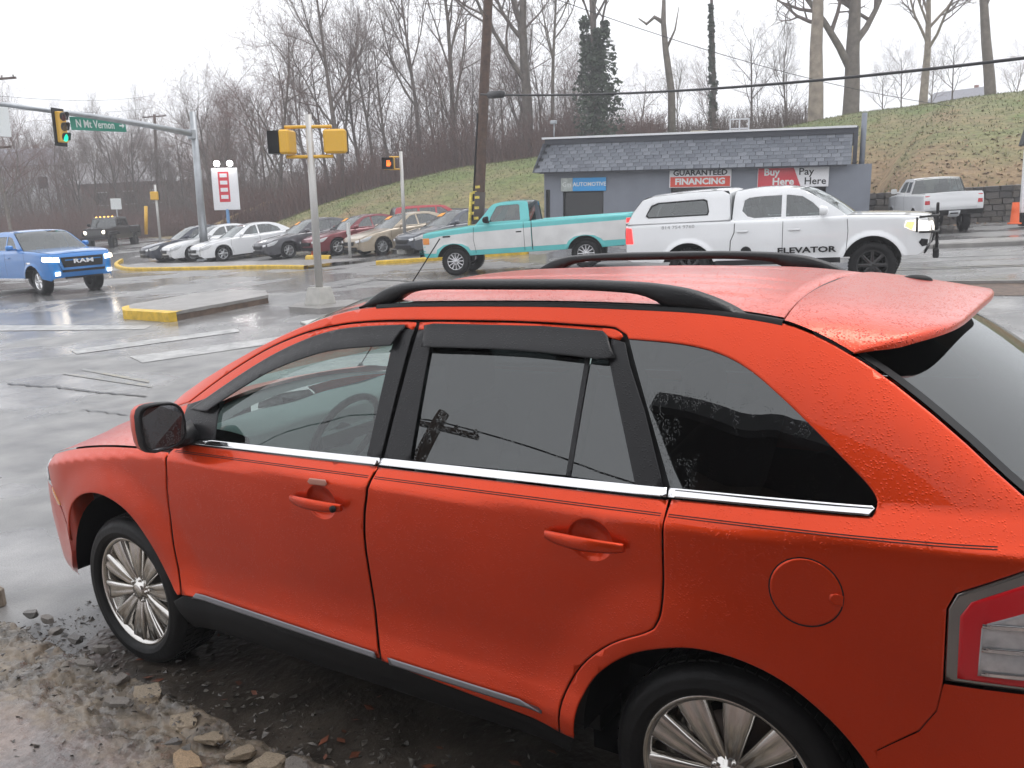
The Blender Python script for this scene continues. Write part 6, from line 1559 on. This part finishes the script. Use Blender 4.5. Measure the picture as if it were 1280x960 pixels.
q = at(1202, 128, 150); house('grey roofed house just showing over the right crest', q-Vector((0,0,2.2)), R(-10), 7, 6, 2.4, 1.6, pm('siding_pale', (.55,.55,.55), .7), pm('roof_grey', (.22,.22,.25), .8), (-2.5,2))
q = at(165, 262, 108); house('brown house half hidden in the left woods', q-Vector((0,0,.8)), R(55), 9, 7, 3.6, 2.2, pm('brick_brown', (.16,.08,.065), .8, var=.2), pm('roof_pale', (.34,.33,.34), .8), (-2.6,0,2.6))
q = at(28, 240, 112); house('white house behind the branches at the left edge', q-Vector((0,0,1.5)), R(60), 8, 7, 4.0, 2.0, pm('siding_white', (.62,.62,.64), .7), pm('roof_grey', (.22,.22,.25), .8), (-2.2,2.2))
# ================================================================ foreground: broken pavement edge, gravel, shop behind the camera
def pav_mat():
    m = bpy.data.materials.new('wet_broken_pavement'); m.use_nodes = True; t = m.node_tree; L = t.links.new; b = t.nodes['Principled BSDF']
    tc = t.nodes.new('ShaderNodeTexCoord')
    def nz(s, d=6, r=.6):
        n = t.nodes.new('ShaderNodeTexNoise'); n.inputs['Scale'].default_value = s; n.inputs['Detail'].default_value = d; n.inputs['Roughness'].default_value = r; L(tc.outputs['Object'], n.inputs['Vector']); return n
    n1 = nz(2.2); n2 = nz(35, 4); n3 = nz(7, 6)
    cr = t.nodes.new('ShaderNodeValToRGB'); e = cr.color_ramp.elements; e[0].position = .32; e[0].color = (.11,.105,.105,1); e[1].position = .72; e[1].color = (.25,.19,.16,1); k = e.new(.52); k.color = (.20,.165,.15,1)
    # the old kerb concrete along the lip is tan, the walking surface behind it pinkish grey
    sx_ = t.nodes.new('ShaderNodeSeparateXYZ'); L(tc.outputs['Object'], sx_.inputs[0]); ey2 = t.nodes.new('ShaderNodeMath'); ey2.operation = 'MULTIPLY_ADD'; ey2.inputs[1].default_value = .35; L(n3.outputs[0], ey2.inputs[0]); L(sx_.outputs[1], ey2.inputs[2])
    em = t.nodes.new('ShaderNodeMapRange'); em.inputs[1].default_value = -1.36; em.inputs[2].default_value = -1.20; L(ey2.outputs[0], em.inputs[0])
    ad = t.nodes.new('ShaderNodeMix'); ad.data_type = 'RGBA'; c2 = t.nodes.new('ShaderNodeValToRGB'); e2 = c2.color_ramp.elements; e2[0].position = .36; e2[0].color = (.085,.075,.062,1); e2[1].position = .62; e2[1].color = (.235,.19,.14,1); L(n3.outputs[0], c2.inputs[0])
    L(n1.outputs[0], cr.inputs[0])
    L(em.outputs[0], ad.inputs[0]); L(cr.outputs[0], ad.inputs[6]); L(c2.outputs[0], ad.inputs[7])
    r = t.nodes.new('ShaderNodeMapRange'); r.inputs[1].default_value = .3; r.inputs[2].default_value = .7; r.inputs[3].default_value = .65; r.inputs[4].default_value = 1.3; L(n2.outputs[0], r.inputs[0])
    mm = t.nodes.new('ShaderNodeMix'); mm.data_type = 'RGBA'; mm.blend_type = 'MULTIPLY'; mm.inputs[0].default_value = .8; L(ad.outputs[2], mm.inputs[6]); L(r.outputs[0], mm.inputs[7]); L(mm.outputs[2], b.inputs['Base Color'])
    ro = t.nodes.new('ShaderNodeMapRange'); ro.inputs[1].default_value = .4; ro.inputs[2].default_value = .6; ro.inputs[3].default_value = .12; ro.inputs[4].default_value = .5; L(n3.outputs[0], ro.inputs[0]); L(ro.outputs[0], b.inputs['Roughness'])
    bu = t.nodes.new('ShaderNodeBump'); bu.inputs['Strength'].default_value = .5; bu.inputs['Distance'].default_value = .012; L(n2.outputs[0], bu.inputs['Height']); L(bu.outputs[0], b.inputs['Normal'])
    return m
pav = pav_mat()
def edge_y(x): return -1.06-.03*x+.05*noise.noise(Vector((x*2.3, 0, 3)))+.03*noise.noise(Vector((x*7, 1, 3)))
def plates(x, y):
    d, p = noise.voronoi(Vector((x*4.2, y*6.5, .3))); q = p[0]
    lv = noise.cell(Vector((q.x*31.7, q.y*17.3, 2.2)))
    d2, p2 = noise.voronoi(Vector((x*13, y*15, .8)))
    return .014*lv-.016*(1-sm(0,.10,d[1]-d[0]))+.006*noise.cell(Vector((p2[0].x*11, p2[0].y*23, 1)))-.007*(1-sm(0,.15,d2[1]-d2[0]))
mb = MB(); rows = []
vx = [-9,-7,-5,-4,-3]+[-2.5+.018*k for k in range(300)]+[3.2,3.6,4.2,5,7,10,14]
DS = [(-.05,-.05),(-.02,-.01),(-.005,.02)]+[(.012*k, .05+.02*sm(0,.5,.012*k)) for k in range(1, 48)]+[(.62,.078),(.68,.08),(.75,.085),(.85,.09),(1.0,.095),(1.3,.1),(1.7,.105),(2.4,.11),(3.55,.12)]
for x in vx:
    ey_ = edge_y(x); row = []
    for d, k in DS:
        f = sm(.62,.10,d)*(1 if d > 0 else .5)*sm(-2.6,-2.2,x); y = ey_-d
        pl_ = plates(x, y) if f > 0 else 0
        row.append((x+.012*noise.noise(Vector((x*20,y*20,0)))*f, y, k+f*(pl_+.012*noise.noise(Vector((x*22, y*22, 1))))+.010*noise.noise(Vector((x*3, y*3, 2)))))
    rows.append(row)
mb.grid(rows); sw = mb.build('sidewalk', pav); tag(sw, kind='structure')
stone_m = [pm('edge_stone_%d' % i, c, .38, var=.35, vscale=9, bump=.6, bscale=30) for i, c in enumerate([(.34,.27,.19),(.24,.215,.19),(.36,.25,.15),(.19,.18,.17)])]
def rock(seed, n=2):
    rnd = random.Random(seed); b = bmesh.new(); bmesh.ops.create_icosphere(b, subdivisions=3, radius=1)
    off_ = Vector((seed*3.1, 0, 0)); pl = [(Vector((rnd.gauss(0,1), rnd.gauss(0,1), rnd.gauss(0,.45))).normalized(), rnd.uniform(.55,.8)) for _ in range(11)]+[(Vector((rnd.uniform(-.15,.15), rnd.uniform(-.15,.15), 1)).normalized(), .5)]
    for v in b.verts:
        c = v.co.copy()
        for nn, d in pl:
            k = c.dot(nn)-d
            if k > 0: c -= nn*k
        v.co = c*(1+.10*noise.noise(c*2.5+off_)+.07*noise.noise(c*6+off_))*1.25
    me = bpy.data.meshes.new('rock'); b.to_mesh(me); b.free(); return me
rocks = []
for i in range(8):
    me = rock(i); me.materials.append(stone_m[i % 4]); rocks.append(me)
def stone(u, v, sx, sy, sz, rz, k, dz=.05):
    d = ray(u, v); t = (dz-CAM.z)/d.z; p = CAM+d*t
    o = link('stone', rocks[k % 8], sw); o.location = (p.x, p.y, dz+.006); o.scale = (sx*.55, sy*.50, sz*.42); o.rotation_euler = (0, 0, rz)
for a in [(108,832,.10,.07,.05,.2,1),(150,850,.09,.07,.05,.9,5),(185,868,.17,.11,.05,-.5,0),(150,880,.11,.08,.045,.4,1),(230,905,.15,.10,.055,-.5,0),(262,925,.10,.08,.05,.1,4),(215,930,.08,.05,.04,.8,3),
          (235,955,.15,.10,.07,-.3,2),(300,945,.09,.08,.06,.6,4),(335,958,.13,.10,.07,.2,0),(372,965,.12,.09,.06,-.4,1),(128,812,.07,.05,.045,.5,1),(95,800,.08,.06,.045,.1,3),(70,790,.07,.05,.04,.7,5),(60,775,.08,.055,.045,0,1),(40,768,.07,.06,.05,.5,3),
          (420,975,.12,.09,.05,.3,1),(480,995,.14,.10,.06,.1,0),(560,1030,.15,.1,.06,.6,2)]: stone(*a)
# square slab at the left edge
p = Vector((-1.62,-.98,0)); mb = MB(); mb.box((p.x,p.y,.05), (.62,.30,.13), R(-8), ch=.02); o = mb.build('kerb_block', pm('kerb_tan', (.27,.22,.17), .4, var=.25, vscale=8, bump=.5, bscale=30), sw)
# wet mud under the car's near side, coloured darker to carry under-car shade
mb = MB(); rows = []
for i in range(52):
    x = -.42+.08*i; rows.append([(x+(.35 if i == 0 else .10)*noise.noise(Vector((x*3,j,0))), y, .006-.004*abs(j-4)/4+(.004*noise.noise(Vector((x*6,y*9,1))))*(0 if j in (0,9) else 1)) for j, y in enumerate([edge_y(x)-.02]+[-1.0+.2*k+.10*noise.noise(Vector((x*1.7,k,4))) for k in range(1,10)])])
mb.grid(rows); tag(mb.build('gutter', pm('shaded_wet_mud', (.055,.045,.036), .28, var=.5, vscale=5, bump=.8, bscale=22)), kind='structure')
# gravel and debris under the car
rnd = random.Random(4); mb = MB()
for i in range(3000):
    x = rnd.uniform(-.9, 3.4); y = edge_y(x)+abs(rnd.gauss(0,.28))+.01 if rnd.random() < .7 else edge_y(x)-abs(rnd.gauss(0,.25))
    s = rnd.choice((.004,.006,.006,.009,.013,.02))*rnd.uniform(.7,1.3)
    z = 0 if y > edge_y(x) else .07
    P_ = [Vector((rnd.uniform(-1,1), rnd.uniform(-1,1), rnd.uniform(-.2,.7)))*s+Vector((x, y, z)) for _ in range(5)]
    mb.add(P_, [(0,1,2),(0,2,3),(0,3,1),(4,2,1),(4,3,2),(4,1,3)])
tag(mb.build('gravel', pm('wet_gravel', (.10,.088,.075), .35, var=.6, vscale=30)), 'wet gravel and debris along the broken pavement edge', 'gravel', kind='stuff')
mb = MB()
for i in range(50):
    x = rnd.uniform(-.3, 3.0); y = edge_y(x)+abs(rnd.gauss(.05,.25)); z = .006; a = rnd.uniform(0,6.28); r = rnd.uniform(.012,.035); c, d = math.cos(a)*r, math.sin(a)*r
    mb.add([(x-c,y-d,z),(x+d*.5,y-c*.5,z+rnd.uniform(0,.012)),(x+c,y+d,z+rnd.uniform(0,.01)),(x-d*.5,y+c*.5,z)], [(0,1,2,3)])
tag(mb.build('wet_leaves', pm('wet_leaf', (.16,.055,.03), .4, var=.5, vscale=12), fixn=False), 'few wet brown leaves lying under the SUV', 'leaves', kind='stuff')
# shop behind the camera: it shades and mirrors in the SUV's near side
sh_ = thing('corner_shop', 'dark brick shop behind the viewer mirrored in the SUV rear window', 'building', (.75,-4.7,0), R(0), tilt=False)
shw = pm('shop_brick', (.17,.135,.12), .8, var=.25, vscale=5, bump=.4, bscale=20)
mb = MB(); mb.box((6.5,-3,2.2), (13,6,4.4)); mb.build('wall', shw, sh_)
mb = MB(); mb.box((6.5,-2.8,4.55), (13.5,7.0,.35), ch=.05); mb.build('roof', pm('shop_roof', (.07,.07,.075), .7), sh_)
for x in (1.6,4.4,7.2,10.0):
    mb = MB(); mb.box((x,.02,1.55), (1.9,.06,1.7)); wn = mb.build('window', dk, sh_)
    mb = MB(); mb.box((x,.05,.65), (2.1,.14,.1)); mb.build('sill', concrete, wn)
mb = MB(); mb.box((12.0,.02,1.05), (1.0,.06,2.1)); dr = mb.build('door', darktrim, sh_)
mb = MB(); mb.box((11.65,.08,1.05), (.04,.06,.2)); mb.build('handle', chrome, dr)
upole('utility pole behind the viewer mirrored in the rear door window', Vector((-9.5,-11.5,0)), Vector((-9.2,-11.5,9.5)), .18, .13, ((.95,1.2,0),))
cable('wire behind the viewer mirrored across the side windows', [(-30,-9.5,7.6),(-9.2,-11.5,9.2),(26,-9.0,8.4)], .02, .5)
# thin rain haze
mb = MB(); mb.box((-60,60,16.5), (420,420,37)); hz = mb.build('haze', darktrim); tag(hz, 'pale rain haze hanging over the street', 'haze', kind='stuff')
hm = bpy.data.materials.new('rain_haze'); hm.use_nodes = True; t = hm.node_tree; t.nodes.clear(); o_ = t.nodes.new('ShaderNodeOutputMaterial'); pv = t.nodes.new('ShaderNodeVolumePrincipled')
pv.inputs['Color'].default_value = (.93,.94,.97,1); pv.inputs['Density'].default_value = .0025; t.links.new(pv.outputs[0], o_.inputs['Volume'])
hz.data.materials.clear(); hz.data.materials.append(hm)
